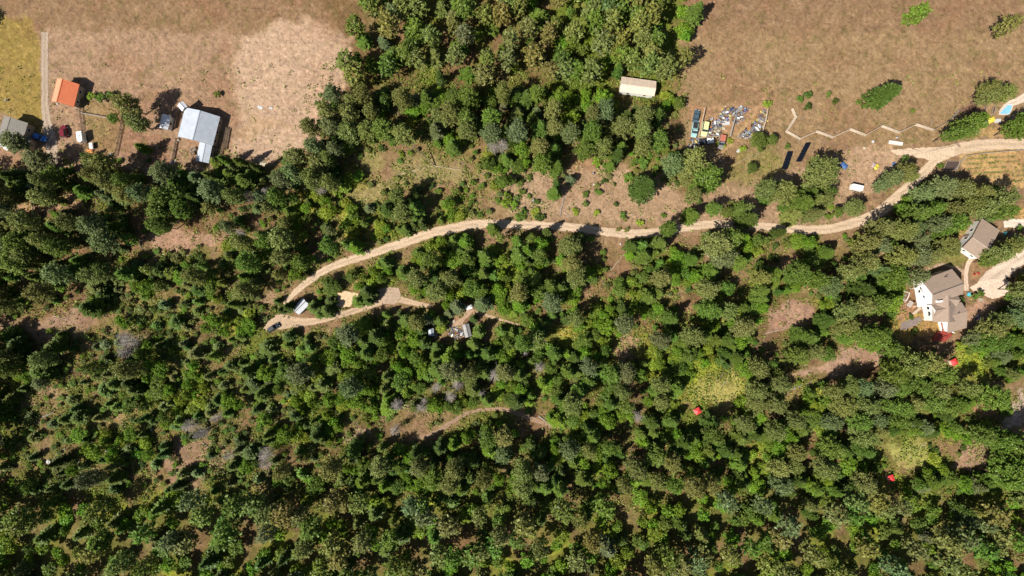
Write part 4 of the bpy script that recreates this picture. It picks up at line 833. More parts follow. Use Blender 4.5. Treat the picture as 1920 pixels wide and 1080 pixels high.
def boxtrailer(name, label, cat, px, py, deg, L_, W_, Hh, vnose=0, m_=None, z=0.0):
    x, y = P(px, py, Hh); t = thing(name, label, cat, (x, y, z), math.radians(deg)); h = L_/2; w2 = W_/2
    obj('body', MB().prism([(-h, -w2), (h, -w2)]+([(h+vnose, 0)] if vnose else [])+[(h, w2), (-h, w2)], .5, Hh), m_ or TRIM, t)
    obj('roof_vent', MB().box((0, 0, Hh+.07), (.5, .4, .14)), METALW, t)
    for sy in (-1, 1):
        for k in (-.45, .45): obj('wheel', MB().cyl((k, sy*(w2-.12), .36), (k, sy*(w2+.05), .36), .36, n=12), BLACK, t)
    obj('hitch', MB().box((h+vnose+.4, 0, .45), (1.0, .1, .1)), BLACK, t)
    return t
boxtrailer('cargo_trailer', 'white cargo trailer with a pointed nose and black shadow', 'trailer', 148, 255, 278, 3.1, 1.75, 2.5, .6)
boxtrailer('utility_trailer', 'small white trailer beside an orange cover under the farmyard paddock', 'trailer', 170, 273, 276, 1.9, 1.1, 1.2)
boxtrailer('box_truck_body', 'long white box trailer at the left edge below the grey house', 'trailer', 2, 269, -33, 6.2, 1.9, 2.6)
boxtrailer('white_van', 'white camper parked left of the road bend', 'camper', 1609, 351, -12, 3.6, 1.7, 2.2)
# ------------------------------------------------------------------ solar panels
PV = mat('solar_glass', (.006, .007, .012), .25, 0, var=.2, scale=3)
for i, (c4, lb) in enumerate(((((1465, 317), (1477, 317), (1488, 284), (1477, 284)), 'left of two long black solar panels, bluish sheen at its top'), (((1492, 303), (1503, 303), (1522, 267), (1511, 268)), 'right of two long black solar panels, crossed by a thin seam'))):
    cx = sum(q[0] for q in c4)/4; cy = sum(q[1] for q in c4)/4; x, y = P(cx, cy, 1); t = thing('solar_panel', lb, 'solar panel', (x, y, 0), 0, 'ground mounted solar panels')
    q = [P(*c4[0], .9), P(*c4[1], .9), P(*c4[2], 1.1), P(*c4[3], 1.1)]; q = [(a-x, b_-y) for a, b_ in q]
    for k in range(2):
        lerp = lambda A, B, f: (A[0]+(B[0]-A[0])*f, A[1]+(B[1]-A[1])*f)
        f0, f1 = (0, .49) if k == 0 else (.51, 1); ls_ = [lerp(q[0], q[3], f0), lerp(q[1], q[2], f0), lerp(q[1], q[2], f1), lerp(q[0], q[3], f1)]
        zz = [.95, .75, .75, .95]; A = [(p_[0], p_[1], z_) for p_, z_ in zip(ls_, zz)]
        pn = obj('panel', MB().add(*slab(*A, .05)), PV, t)
        m = MB()
        for g_ in range(5):
            s0 = Vector(A[0]).lerp(Vector(A[3]), g_/4); s1 = Vector(A[1]).lerp(Vector(A[2]), g_/4); m.cyl(s0+Vector((0, 0, .03)), s1+Vector((0, 0, .03)), .02, n=4)
        obj('frame', m, mat('panel_frame', (.04, .045, .06), .5), pn)
    for p_ in q: obj('leg', MB().cyl((p_[0]*.85, p_[1]*.9, 0), (p_[0]*.85, p_[1]*.9, .75), .04, n=5), METALD, t)
# ------------------------------------------------------------------ fences and logs
def fence(name, label, cat, pts, m_, h=1.1, gap=2.4, rails=3, pr=.07, rr=.04, post=True):
    x, y = P(*pts[0]); t = thing(name, label, cat, (x, y, 0))
    for i in range(len(pts)-1):
        a = Vector(P(*pts[i])+(0,))-Vector((x, y, 0)); b_ = Vector(P(*pts[i+1])+(0,))-Vector((x, y, 0)); n = max(1, int(round((b_-a).length/gap)))
        m = MB()
        for k in range(rails): zz = h*(k+.8)/rails*.95; m.cyl((a.x, a.y, zz), (b_.x, b_.y, zz+rnd.uniform(-.05, .05)), rr, n=5)
        obj('rail', m, m_, t)
        if post:
            for k in range(n+(i == len(pts)-2)):
                q = a.lerp(b_, k/n); obj('post', MB().cyl((q.x, q.y, 0), (q.x+rnd.uniform(-.05, .05), q.y, h+.1), pr, n=6), m_, t)
    return t
fence('rail_fence', 'dark post fence running down from the top edge beside the orange roofed house', 'fence', [(159, 165), (153, 212), (156, 232), (157, 258)], DARKW, rails=3, rr=.07)
fence('rail_fence', 'pale rail fence across the paddock from the dark post fence', 'fence', [(155, 213), (178, 217), (206, 222)], GREYW, rr=.07)
fence('rail_fence', 'dark slanting fence between paddock and farmyard dirt', 'fence', [(231, 230), (226, 258), (218, 294)], DARKW, rr=.07)
fence('board_fence', 'dark board fence at the left side of the barn yard', 'fence', [(333, 260), (329, 283), (325, 300), (321, 308)], DARKW, rr=.09)
fence('board_fence', 'dark fence up the left wall of the metal barn', 'fence', [(337, 206), (331, 240)], DARKW, rr=.08)
fence('rail_fence', 'inner of two parallel brown fences right of the metal barn', 'fence', [(427, 240), (420, 275), (415, 292)], DARKW, rr=.09)
fence('rail_fence', 'outer of two parallel brown fences right of the metal barn', 'fence', [(431, 242), (424, 280)], DARKW, rr=.09)
fence('wire_fence', 'thin curving fence along the lower rim of the pale dirt lot', 'fence', [(592, 272), (573, 281), (558, 290), (540, 298), (526, 304)], DARKW, rr=.05, h=.8)
fence('board_fence', 'tan board fence between the pickups and the yellow car', 'fence', [(1321, 203), (1315, 230), (1309, 258)], TANW, rails=4, rr=.09)
fence('board_fence', 'pale board fence along the lower side of the scrap yard', 'fence', [(1309, 259), (1328, 258), (1347, 256)], TANW, rails=4, rr=.08)
fence('board_fence', 'grey fence on the right side of the scrap yard enclosure', 'fence', [(1377, 222), (1372, 240), (1368, 256)], GREYW, rails=4, rr=.09)
fence('board_fence', 'tan fence along the right side of the long scrap heap', 'fence', [(1438, 205), (1434, 228), (1427, 251)], TANW, rails=4, rr=.09)
fence('wire_fence', 'thin fence from the zigzag fence toward the garden', 'fence', [(1747, 245), (1780, 226), (1795, 208)], GREYW, rr=.05)
fence('rail_fence', 'low rail fence around the vegetable rows', 'fence', [(1790, 318), (1808, 293), (1840, 288), (1915, 282)], GREYW, rr=.05, h=.8)
fence('wire_fence', 'faint fence line in the grass below the tall heap bush', 'fence', [(1376, 310), (1400, 296), (1418, 288)], LOG, rr=.05, h=.6)
# zigzag log fence
zz = [(1485, 206), (1491, 220), (1474, 247), (1499, 261), (1530, 247), (1560, 258), (1593, 243), (1621, 254), (1652, 237), (1684, 249), (1716, 234), (1747, 244)]
x, y = P(*zz[0]); t = thing('zigzag_log_fence', 'long zigzag fence of stacked pale logs across the grass field', 'fence', (x, y, 0))
for i in range(len(zz)-1):
    a = Vector(P(*zz[i])+(0,))-Vector((x, y, 0)); b_ = Vector(P(*zz[i+1])+(0,))-Vector((x, y, 0)); wide = zz[i+1][1] > zz[i][1]; n = (b_-a).normalized(); sd = Vector((-n.y, n.x, 0)); m = MB()
    for k in range(5):
        o_ = sd*(k-2)*(.13 if wide else .03); z_ = .15+.2*k*(.5 if wide else 1)+.13*(i % 2)
        m.cyl(a-n*.3+o_+Vector((0, 0, z_)), b_+n*.3+o_+Vector((0, 0, z_+.05)), .09, .06, 7)
    obj('log_panel', m, LOG, t)
    obj('post', MB().cyl(b_, b_+Vector((0, 0, 1.2)), .09, n=6), LOG, t)
def log(label, p, q, r=.12, m_=None, br=4, name='fallen_log', z=.15, z2=None, cat='log'):
    A = Vector(P(*p, z)+(z,)); B = Vector(P(*q, z2 or z)+(z2 or z,)); o = A.copy(); m = MB(); d = B-A; L_ = d.length; prev = Vector((0, 0, 0)); nseg = 4
    for k in range(nseg):
        t1 = (k+1)/nseg; q_ = d*t1+Vector((rnd.uniform(-.1, .1), rnd.uniform(-.1, .1), 0))*(k < nseg-1); m.cyl(prev, q_, r*(1-.6*k/nseg), r*(1-.6*t1), 7); prev = q_
    for k in range(br):
        s = rnd.uniform(.3, 1); b0 = d*s; a_ = math.atan2(d.y, d.x)+rnd.choice((-1, 1))*rnd.uniform(.5, 1.1); m.cyl(b0, b0+Vector((math.cos(a_), math.sin(a_), .35))*rnd.uniform(.5, 1.3), r*.35, .015, 4)
    return tag(obj(name, m, m_ or DEADWOOD, None, o), label, cat)
log('long straight grey pole lying on grass, left arm of the wide V', (743, 329), (811, 311), .13, LOG, 0)
log('shorter pale pole, right arm of the wide V on the grass', (814, 311), (884, 322), .11, LOG, 0)
log('dark bare leaning trunk meeting the two poles of the V', (815, 310), (764, 264), .2, DARKW, 2, 'leaning_trunk', .3, 6)
log('white weathered log at the lower edge of green bushes above the road', (906, 327), (934, 322), .22, None, 3)
log('pale pole under the dark wood left of the scrap yard', (1064, 294), (1162, 286), .12, LOG, 0)
log('dark trunk piece leaning in the wood above the pale pole', (1124, 256), (1148, 281), .14, DARKW, 2)
log('pale bare trunk standing out in the sandy gap at the far left', (65, 415), (58, 380), .2, LOG, 1)
log('dark fallen trunk beside the pale bare trunk at the far left', (50, 402), (80, 412), .15, DARKW, 1)
log('yellowish log at the edge of the left forest clearing', (243, 461), (272, 448), .13, LOG, 2)
log('thin grey trunk beside the yellowish log', (264, 466), (260, 448), .12, GREYW, 1)
log('thin pale log in the sandy strip of the left forest', (424, 438), (427, 424), .11, LOG, 0)
log('long pale thin log in the grass right of the middle', (1143, 509), (1172, 474), .1, LOG, 2)
log('thick reddish log near the shaded stretch of road', (1318, 471), (1334, 486), .3, LOG, 1)
log('tangle of grey dead branches on the bare slope under a fir', (1050, 404), (1059, 366), .2, None, 14)
log('pale crooked branch beside the tangle of dead branches', (1058, 398), (1068, 406), .1, LOG, 4)
log('grey fallen trunk in the dry clearing at the lower left', (380, 830), (402, 848), .16, GREYW, 2)
log('pale fallen trunk touching the grey one at the lower left', (397, 853), (414, 843), .13, LOG, 1)
log('thin white log below the right grey shack', (912, 650), (911, 632), .1, LOG, 1)
log('white thin log on the pinkish clearing of the left forest', (100, 592), (128, 600), .12, LOG, 2)
log('dark crooked branch on the pinkish clearing of the left forest', (64, 606), (73, 632), .09, DARKW, 4)
log('grey bare log crossing the right end of the lower dirt track', (970, 795), (982, 778), .15, DARKW, 1)
log('long grey log beside the right end of the lower dirt track', (1010, 780), (1037, 800), .25, GREYW, 3)
log('pale log in the dry clearing by the lower right shelter', (1712, 850), (1738, 828), .12, LOG, 4)
log('grey log in the yellow grass by the red roofed shelter', (1352, 724), (1368, 710), .12, LOG, 3)
log('thick brown log in the gap of the lower right forest', (1478, 732), (1504, 722), .25, GREYW, 3)
log('thin pale trunk between firs at the lower middle', (1204, 782), (1210, 796), .1, LOG, 1)
log('white thin trunk in the lower right forest', (1530, 810), (1536, 818), .12, TRIM, 1)
log('dark slanting trunk in the forest above the bottom left edge', (94, 888), (128, 876), .17, DARKW, 2)
log('grey trunk on the slope of the lower left forest', (80, 782), (100, 773), .2, GREYW, 3)
log('tan logs lying below the leaf littered clearing', (1436, 625), (1480, 614), .13, LOG, 3)
# cattle grid
x, y = P(1793, 269); t = thing('cattle_grid', 'brown ladder-like cattle grid set in the pale gravel road', 'cattle grid', (x, y, .12), math.radians(-50))
for s_ in (-.28, .28): obj('rail', MB().box((0, s_, .08), (3.3, .1, .1)), DARKW, t)
for k in range(9): obj('bar', MB().box((-1.5+k*.375, 0, .07), (.08, .5, .06)), DARKW, t)
# ------------------------------------------------------------------ yard things
def pm(n, rgb, r=.6, var=.2): return mat(n, rgb, r, var=var, scale=3)
COL = {'white': (.48, .48, .47), 'cream': (.45, .4, .3), 'blue': (.05, .12, .3), 'light blue': (.25, .33, .42), 'yellow': (.72, .55, .06), 'orange': (.65, .22, .06), 'red': (.34, .08, .06), 'black': (.03, .03, .035), 'grey': (.28, .28, .3), 'brown': (.2, .12, .07), 'pink': (.36, .26, .25), 'teal': (.1, .4, .42), 'purple': (.2, .15, .4), 'green': (.08, .22, .08), 'silver': (.3, .32, .36)}
def sheet(w_, d_, h_, seed):
    n = 10; g = np.random.default_rng(seed); xs, ys = np.meshgrid(np.linspace(-.5, .5, n), np.linspace(-.5, .5, n)); e = 1-np.maximum(np.abs(xs), np.abs(ys))*2
    z = h_*np.clip(e*2.2, .02, 1)**.6*(.55+.6*vn(xs*20+seed*9, ys*20, 4, 700))+.03
    V = np.stack([xs*w_*(1+.15*vn(ys*9+seed, xs*9, 3, 701)), ys*d_*(1+.15*vn(xs*9, ys*9+seed, 3, 702)), z], -1).reshape(-1, 3); m = MB(); m.v = [tuple(v) for v in V]
    m.f = [(j*n+i, j*n+i+1, (j+1)*n+i+1, (j+1)*n+i) for j in range(n-1) for i in range(n-1)]
    ring = [i for i in range(n)]+[j*n+n-1 for j in range(1, n)]+[(n-1)*n+i for i in range(n-2, -1, -1)]+[j*n for j in range(n-2, 0, -1)]; b0 = len(m.v)
    m.v += [(m.v[i][0], m.v[i][1], -.02) for i in ring]; R_ = len(ring); m.f += [(ring[(k+1) % R_], ring[k], b0+k, b0+(k+1) % R_) for k in range(R_)]
    return m
def item(kind, colr, px, py, label, sc=1.0, group=None, rz=None, z=0):
    m_ = pm('item_'+colr.replace(' ', '_'), COL[colr]); x, y = P(px, py, .4); rz = rnd.uniform(0, 3) if rz is None else rz; loc = (x, y, z)
    if kind == 'crate':
        t = thing('crate', label, 'crate', loc, rz, group); s = .55*sc
        mb = MB(); mb.box((0, 0, s*.06), (s*2, s*1.5, s*.12))
        for a_ in (-1, 1): mb.box((0, a_*s*.72, s*.6), (s*2, .06, s*.95)); mb.box((a_*s*.97, 0, s*.6), (.06, s*1.4, s*.95))
        obj('box', mb, m_, t); obj('contents', MB().box((0, 0, s*.5), (s*1.8, s*1.3, s*.7), top=(.8, .7)), pm('item_brown', COL['brown']), t); return t
    if kind == 'barrel':
        t = thing('barrel', label, 'barrel', loc, rz, group); s = sc
        mb = MB()
        for k, (r0, r1) in enumerate(((.27, .3), (.3, .3), (.3, .27))): mb.cyl((0, 0, k*.3), (0, 0, k*.3+.3), r0*s, r1*s, 12)
        obj('drum', mb, m_, t); obj('lid', MB().cyl((0, 0, .9), (0, 0, .94), .24*s, .22*s, 12), pm('item_grey', COL['grey']), t); return t
    if kind == 'tyre':
        mb = MB(); n = 14; vs = []; R0, r0 = .33*sc, .13*sc
        for i in range(n):
            for k in range(6): a_ = 2*PI*i/n; q = 2*PI*k/6; vs.append(((R0+r0*math.cos(q))*math.cos(a_), (R0+r0*math.cos(q))*math.sin(a_), r0+r0*math.sin(q)))
        mb.add(vs, [(i*6+k, ((i+1) % n)*6+k, ((i+1) % n)*6+(k+1) % 6, i*6+(k+1) % 6) for i in range(n) for k in range(6)]); return tag(obj('tyre', mb, BLACK, None, loc, rz), label, 'tyre', group)
    if kind == 'sheet': return tag(obj('tarpaulin', sheet(1.9*sc, 1.4*sc, .45*sc**.5, rnd.randrange(999)), m_, None, loc, rz, True), label, 'tarpaulin', group)
    if kind == 'bag': return tag(obj('sack', sheet(.9*sc, .8*sc, .6*sc, rnd.randrange(999)), m_, None, loc, rz, True), label, 'sack', group)
    if kind == 'board':
        mb = MB(); mb.box((0, 0, .1), (2.0*sc, 1.1*sc, .06)); mb.box((0, .4*sc, .15), (2.0*sc, .08, .04)); mb.box((0, -.4*sc, .15), (2.0*sc, .08, .04)); return tag(obj('panel_board', mb, m_, None, loc, rz), label, 'board', group)
    if kind == 'planks':
        mb = MB()
        for k in range(5): mb.box((rnd.uniform(-.2, .2), (k-2)*.2, .08+.05*(k % 2)), (2.2*sc, .15, .05), rnd.uniform(-.15, .15))
        return tag(obj('plank_stack', mb, m_, None, loc, rz), label, 'planks', group)
    if kind == 'fridge':
        t = thing('appliance', label, 'appliance', loc, rz, group); obj('body', MB().box((0, 0, .45), (1.5*sc, .7*sc, .7), bev=.05), m_, t); obj('door', MB().box((.05, 0, .83), (1.35*sc, .62*sc, .05)), TRIM, t); return t
clusters = [
 ('heap right of the yellow car', [(1334, 226), (1340, 231), (1344, 228), (1347, 233), (1336, 238), (1343, 240), (1332, 243), (1341, 246), (1335, 251), (1345, 252), (1338, 254), (1330, 254), (1348, 245), (1348, 225), (1333, 247), (1346, 238)], ['yellow', 'grey', 'white', 'pink', 'black', 'cream', 'purple']),
 ('pile at the top of the scrap yard', [(1358, 207), (1366, 206), (1362, 211), (1354, 214), (1352, 219), (1370, 210), (1369, 217), (1363, 217), (1361, 222), (1374, 215), (1356, 222), (1372, 206)], ['white', 'orange', 'silver', 'cream', 'light blue', 'red', 'yellow']),
 ('dark pile right of the scrap yard top', [(1380, 208), (1386, 207), (1390, 210), (1383, 214), (1388, 216), (1378, 220), (1384, 222), (1379, 227), (1391, 203), (1399, 206), (1376, 212), (1389, 220)], ['black', 'grey', 'blue', 'white', 'pink', 'brown', 'silver']),
 ('long scrap heap by the right fence', [(1432, 214), (1428, 219), (1430, 224), (1424, 224), (1421, 229), (1426, 231), (1417, 232), (1421, 236), (1413, 238), (1418, 241), (1410, 243), (1415, 246), (1422, 245), (1405, 247), (1399, 250), (1409, 250), (1394, 252), (1390, 256), (1400, 255), (1407, 254), (1434, 208), (1396, 247)], ['silver', 'blue', 'white', 'grey', 'brown', 'light blue', 'pink', 'black']),
 ('clutter at the lower left of the scrap yard', [(1299, 268), (1303, 271), (1297, 272), (1306, 266), (1301, 276), (1308, 262), (1294, 276)], ['cream', 'pink', 'brown', 'yellow', 'white']),
 ('clutter between the two grey shacks', [(846, 616), (850, 620), (844, 624), (852, 626), (848, 629), (856, 616), (862, 620), (866, 626), (858, 630), (842, 612), (816, 618), (818, 624), (814, 628)], ['cream', 'white', 'brown', 'grey', 'yellow', 'pink']),
]
usedl = set(); combos = ['sheet', 'crate', 'board', 'barrel', 'bag', 'planks', 'tyre', 'fridge']
NOUN = {'sheet': 'crumpled %s tarpaulin', 'crate': '%s crate', 'board': '%s flat board', 'barrel': '%s barrel', 'bag': '%s sack', 'planks': '%s stack of planks', 'tyre': 'worn %s tyre', 'fridge': '%s old appliance'}
for nm, pts, cols in clusters:
    for i, (px, py) in enumerate(pts):
        for tr in range(60):
            k = combos[(i*3+tr+len(nm)) % 8]; c = cols[(i+tr) % len(cols)]; c = 'black' if k == 'tyre' else c; lb = NOUN[k] % c+' in the '+nm
            if lb not in usedl: break
        usedl.add(lb); item(k, c, px, py, lb, rnd.uniform(.5, .85), 'scrap in the '+nm)
item('board', 'white', 1362, 230, 'large white board lying in the middle of the scrap yard', 1.25, rz=.12)
item('board', 'cream', 1356, 240, 'smaller cream board below the large white board', .75, rz=-.35)
item('board', 'white', 1306, 226, 'white board between the dark wreck and the pale pickup', 1.0, rz=.2)
item('board', 'white', 1386, 282, 'small white board alone in the grass under the scrap yard', .8, rz=.7)
item('sheet', 'orange', 168, 284, 'orange cover beside the small white trailer', 1.2, rz=0)
item('board', 'cream', 492, 306, 'pale board at the lower edge of the dirt lot', 1.1, rz=-.35)
item('sheet', 'blue', 1584, 310, 'crumpled blue tarpaulin in the shade of the broad pine', 1.2)
item('sheet', 'yellow', 1645, 312, 'yellow sheet on the bare soil under the pull-out', .9, rz=.7)
item('sheet', 'pink', 1640, 309, 'pale pink sheet beside the yellow sheet on bare soil', .9)
item('bag', 'blue', 1677, 306, 'blue sack near the dark shrub at the pull-out', .9)
item('bag', 'white', 1673, 311, 'white sack near the blue sack at the pull-out', .6)
item('sheet', 'yellow', 1861, 224, 'bright yellow sheet beside white boards near the garden', 1.2, rz=.4)
item('board', 'white', 1872, 226, 'white long board right of the bright yellow sheet', 1.15, rz=.1)
item('bag', 'light blue', 1851, 228, 'pale blue sack left of the bright yellow sheet', 1.0)
item('bag', 'white', 1638, 265, 'white sack on the slope above the pull-out', .9)
item('bag', 'cream', 1622, 277, 'cream sack left of the pull-out on bare ground', .8)
item('bag', 'white', 1504, 184, 'white sack by a dark shrub in the upper field', .6)
item('bag', 'white', 1556, 175, 'white sack by the shrub at the top edge of the field', .6)
item('bag', 'white', 1352, 301, 'white sack on the track below the scrap yard', .6)
item('bag', 'white', 1114, 345, 'white sack on the bare slope above the gravel road', .6)
item('bag', 'white', 1164, 457, 'white sack below the gravel road on bare soil', .6)
item('barrel', 'brown', 1112, 326, 'brown barrel alone on the bare slope right of the wood', 1.2)
item('barrel', 'grey', 1000, 376, 'grey barrel on the bare slope near the bright bush', 1.2)
item('tyre', 'black', 659, 291, 'tyre on the orange soil left of the grassy clearing', 1.3)
item('barrel', 'white', 1682, 258, 'white barrel at the foot of the zigzag log fence', .9)
item('barrel', 'white', 12, 188, 'white barrel on the lawn at the far left', 1.0)
item('bag', 'white', 107, 194, 'white sack against the orange roofed house', .7)
item('barrel', 'light blue', 209, 289, 'pale blue barrel at the foot of the slanting fence', 1.0)
item('crate', 'white', 363, 281, 'white crate in the barn yard', 1.5)
item('crate', 'brown', 362, 288, 'dark brown crate in the barn yard below the white one', 1.2)
item('planks', 'cream', 400, 279, 'pale planks at the inner corner of the metal barn', 1.1)
item('planks', 'grey', 322, 304, 'grey planks at the foot of the barn yard fence', 1.2)
item('bag', 'cream', 334, 262, 'cream sack at the left fence of the barn yard', 1)
item('board', 'white', 487, 201, 'white board lying on the pale dirt lot, left of two', .9, rz=-.5)
item('board', 'white', 507, 202, 'white board lying on the pale dirt lot, right of two', .6, rz=-.3)
item('bag', 'teal', 1886, 437, 'teal sack beside the garage driveway', 1.2)
item('board', 'white', 1844, 411, 'white board at the top corner of the brown roofed garage', .8)
item('bag', 'purple', 1837, 597, 'purple sack on the dirt right of the garage wing', 1.1)
item('bag', 'white', 1832, 594, 'white sack beside the purple sack', .7)
item('bag', 'white', 822, 600, 'white sack left of the path to the shacks', 1.0)
item('planks', 'cream', 848, 604, 'pale planks beside the path to the shacks', .9, rz=.5)
item('bag', 'white', 901, 595, 'white sack at the start of the foot path', .7)
item('planks', 'cream', 1840, 562, 'tan planks at the edge of the gravel yard', .8)
# picnic and play things
def tube_frame(mb, pts, r=.05):
    for a_, b_ in zip(pts[:-1], pts[1:]): mb.cyl(a_, b_, r, n=6)
x, y = P(1698, 556, 1); t = thing('swing_set', 'white frame swing set left of the white deck', 'swing set', (x, y, 0), 1.2)
m = MB(); tube_frame(m, [(-1.6, -1, 0), (-1.3, 0, 2.2), (-1.6, 1, 0)], .09); tube_frame(m, [(1.6, -1, 0), (1.3, 0, 2.2), (1.6, 1, 0)], .09); tube_frame(m, [(-1.3, 0, 2.2), (1.3, 0, 2.2)], .1); obj('frame', m, TRIM, t)
for sx in (-.6, .5):
    m = MB(); m.box((sx, 0, .55), (.5, .25, .06)); m.cyl((sx-.2, 0, .55), (sx-.2, 0, 2.2), .02, n=4); m.cyl((sx+.2, 0, .55), (sx+.2, 0, 2.2), .02, n=4); obj('swing', m, pm('item_light_blue', COL['light blue']), t)
x, y = P(1702, 570, 1); t = thing('garden_arbour', 'pale grey wooden arbour below the white swing set', 'arbour', (x, y, 0), 1.0)
for a_ in (-.7, .7):
    for b_ in (-.5, .5): obj('post', MB().box((a_, b_, 1), (.1, .1, 2)), GREYW, t)
m = MB()
for k in range(7): m.box((-.9+k*.3, 0, 2.05), (.07, 1.5, .1))
obj('slats', m, TRIM, t)
def chair(px, py, z, rz, m_, label, group=None):
    x, y = P(px, py, z); t = thing('garden_chair', label, 'chair', (x, y, z), rz, group); obj('seat', MB().box((0, 0, .42), (.55, .55, .08), bev=.02), m_, t); obj('backrest', MB().box((-.27, 0, .75), (.07, .55, .6)), m_, t)
    for a_ in (-1, 1):
        for b_ in (-1, 1): obj('leg', MB().box((a_*.23, b_*.23, .19), (.05, .05, .38)), m_, t)
def table(px, py, z, rz, r, m_, label):
    x, y = P(px, py, z); t = thing('garden_table', label, 'table', (x, y, z), rz); obj('tabletop', MB().cyl((0, 0, .7), (0, 0, .75), r, n=14), m_, t)
    for k in range(4): a_ = k*PI/2+.4; obj('leg', MB().cyl((math.cos(a_)*r*.7, math.sin(a_)*r*.7, 0), (math.cos(a_)*r*.6, math.sin(a_)*r*.6, .7), .03, n=5), m_, t)
table(1728, 544, 2.5, 0, .75, GREYW, 'grey round table on the white deck')
chair(1722, 547, 2.5, .3, BLACK, 'black chair on the white deck, left of the table', 'chairs on the white deck'); chair(1731, 550, 2.5, 2, BLACK, 'black chair on the white deck, below the table', 'chairs on the white deck'); chair(1733, 539, 2.5, 3.5, BLACK, 'black chair on the white deck, above the table', 'chairs on the white deck'); chair(1712, 565, 0, 1, BLACK, 'black chair on the ground left of the white deck')
chair(1825, 514, 0, 1.1, REDP, 'left of two red garden chairs beside the pale path', 'red garden chairs by the path'); chair(1832, 512, 0, 2.0, REDP, 'right of two red garden chairs beside the pale path', 'red garden chairs by the path')
x, y = P(1817, 552, .3); t = thing('paddling_pool', 'round teal paddling pool on the gravel yard beside the brown house', 'paddling pool', (x, y, .07))
m = MB(); m.cyl((0, 0, 0), (0, 0, .3), .62, .66, 18); obj('wall', m, pm('pool_teal', (.08, .42, .48)), t); obj('water', MB().cyl((0, 0, .3), (0, 0, .305), .55, n=18), mat('pool_water', (.1, .45, .55), .08), t)
# swimming pool at the top right
x, y = P(1887, 206, .2); t = thing('swimming_pool', 'pale blue swimming pool with a white rim at the top right', 'swimming pool', (x, y, 0))
pp = [(1874, 213), (1882, 204), (1889, 197), (1897, 197), (1896, 205), (1892, 213), (1884, 214)]; q = [(P(a_, b_, .1)[0]-x, P(a_, b_, .1)[1]-y) for a_, b_ in pp][::-1]
obj('rim', MB().prism([(a_*1.2, b_*1.2) for a_, b_ in q], .02, .12), pm('pool_rim', (.62, .54, .46)), t); obj('water', MB().prism([(a_, b_) for a_, b_ in q], .11, .15), mat('pool_blue', (.22, .48, .66), .25, var=.15, scale=1.5), t)
# white canopy
x, y = P(879, 576, 2); t = thing('white_canopy', 'white fabric canopy on poles above the path to the shacks', 'canopy', (x, y, 0), .3)
m = MB(); m.add([(-1.2, -.7, 1.7), (1.2, -.7, 1.7), (1.2, .7, 1.7), (-1.2, .7, 1.7), (-.5, 0, 2.2), (.5, 0, 2.2)], [(0, 1, 5, 4), (1, 2, 5), (2, 3, 4, 5), (3, 0, 4)]); obj('fabric', m, TRIM, t)
for a_ in (-1.1, 1.1):
    for b_ in (-.62, .62): obj('pole', MB().cyl((a_, b_, 0), (a_, b_, 1.7), .03, n=5), METALD, t)
# long trough
x, y = P(1680, 268, .5); t = thing('stock_trough', 'long narrow white trough beside the pale pull-out', 'trough', (x, y, 0), math.radians(-9))
m = MB(); m.box((0, 0, .12), (4.4, 1.0, .1))
for s_ in (-1, 1): m.box((0, s_*.48, .35), (4.4, .07, .55)); m.box((s_*2.17, 0, .35), (.07, .9, .55))
obj('basin', m, TRIM, t); obj('filling', MB().box((0, 0, .4), (4.2, .86, .02)), pm('pale_fill', (.6, .58, .54)), t)
# garden beds
SOIL = mat('dark_soil', (.07, .045, .035), .95, var=.35, scale=4, bump=.5)
for i, (c4, lb) in enumerate(((((1841, 212), (1846, 200), (1850, 201), (1846, 213)), 'left of two dark garden beds with a white board edge'), (((1858, 214), (1862, 199), (1867, 200), (1863, 214)), 'right of two dark garden beds with a pale board edge'), (((1767, 320), (1774, 302), (1799, 302), (1793, 320)), 'large dark soil bed in a wooden frame beside the vegetable rows'))):
    cx = sum(q[0] for q in c4)/4; cy = sum(q[1] for q in c4)/4; x, y = P(cx, cy); t = thing('garden_bed', lb, 'garden bed', (x, y, 0), 0, 'dark garden beds' if i < 2 else None)
    q = [(P(*a_)[0]-x, P(*a_)[1]-y) for a_ in c4]; obj('soil', MB().prism(q, .02, .2), SOIL, t)
    for k in range(4):
        a_ = Vector(q[k]); b_ = Vector(q[(k+1) % 4]); d = b_-a_; n_ = Vector((d.y, -d.x)).normalized()*.06; c_ = (a_+b_)/2+n_
        obj('edge_board', MB().box((c_.x, c_.y, .15), (d.length, .1, .3), math.atan2(d.y, d.x)), TANW, t)
# platform between the shacks
x, y = P(850, 622); t = thing('wooden_platform', 'low weathered wooden platform strewn with clutter between the shacks', 'platform', (x, y, 0), -.1)
m = MB()
for k in range(12): m.box((-1.2+k*.21, 0, .12), (.19, 3.0, .05))
obj('boards', m, mat('tan_planks', (.45, .34, .25), .9, var=.3), t); obj('joists', MB().box((0, -1.2, .05), (2.4, .12, .1)).box((0, 1.2, .05), (2.4, .12, .1)), GREYW, t)
x, y = P(815, 621); t = thing('wooden_porch', 'small pinkish porch floor joined to the left shack', 'porch', (x, y, 0))
m = MB()
for k in range(6): m.box((-.55+k*.21, 0, .12), (.19, 1.7, .05))
obj('boards', m, mat('pink_planks', (.42, .29, .25), .9, var=.3), t); obj('joist', MB().box((0, 0, .05), (1.2, .12, .1)), GREYW, t)
x, y = P(157, 211); t = thing('utility_post', 'short grey post where two paddock fences meet', 'post', (x, y, 0)); obj('pole', MB().cyl((0, 0, 0), (0, 0, 3.2), .12, .1), GREYW, t); obj('crossbar', MB().box((0, 0, 2.9), (1.4, .1, .12), .6), GREYW, t)
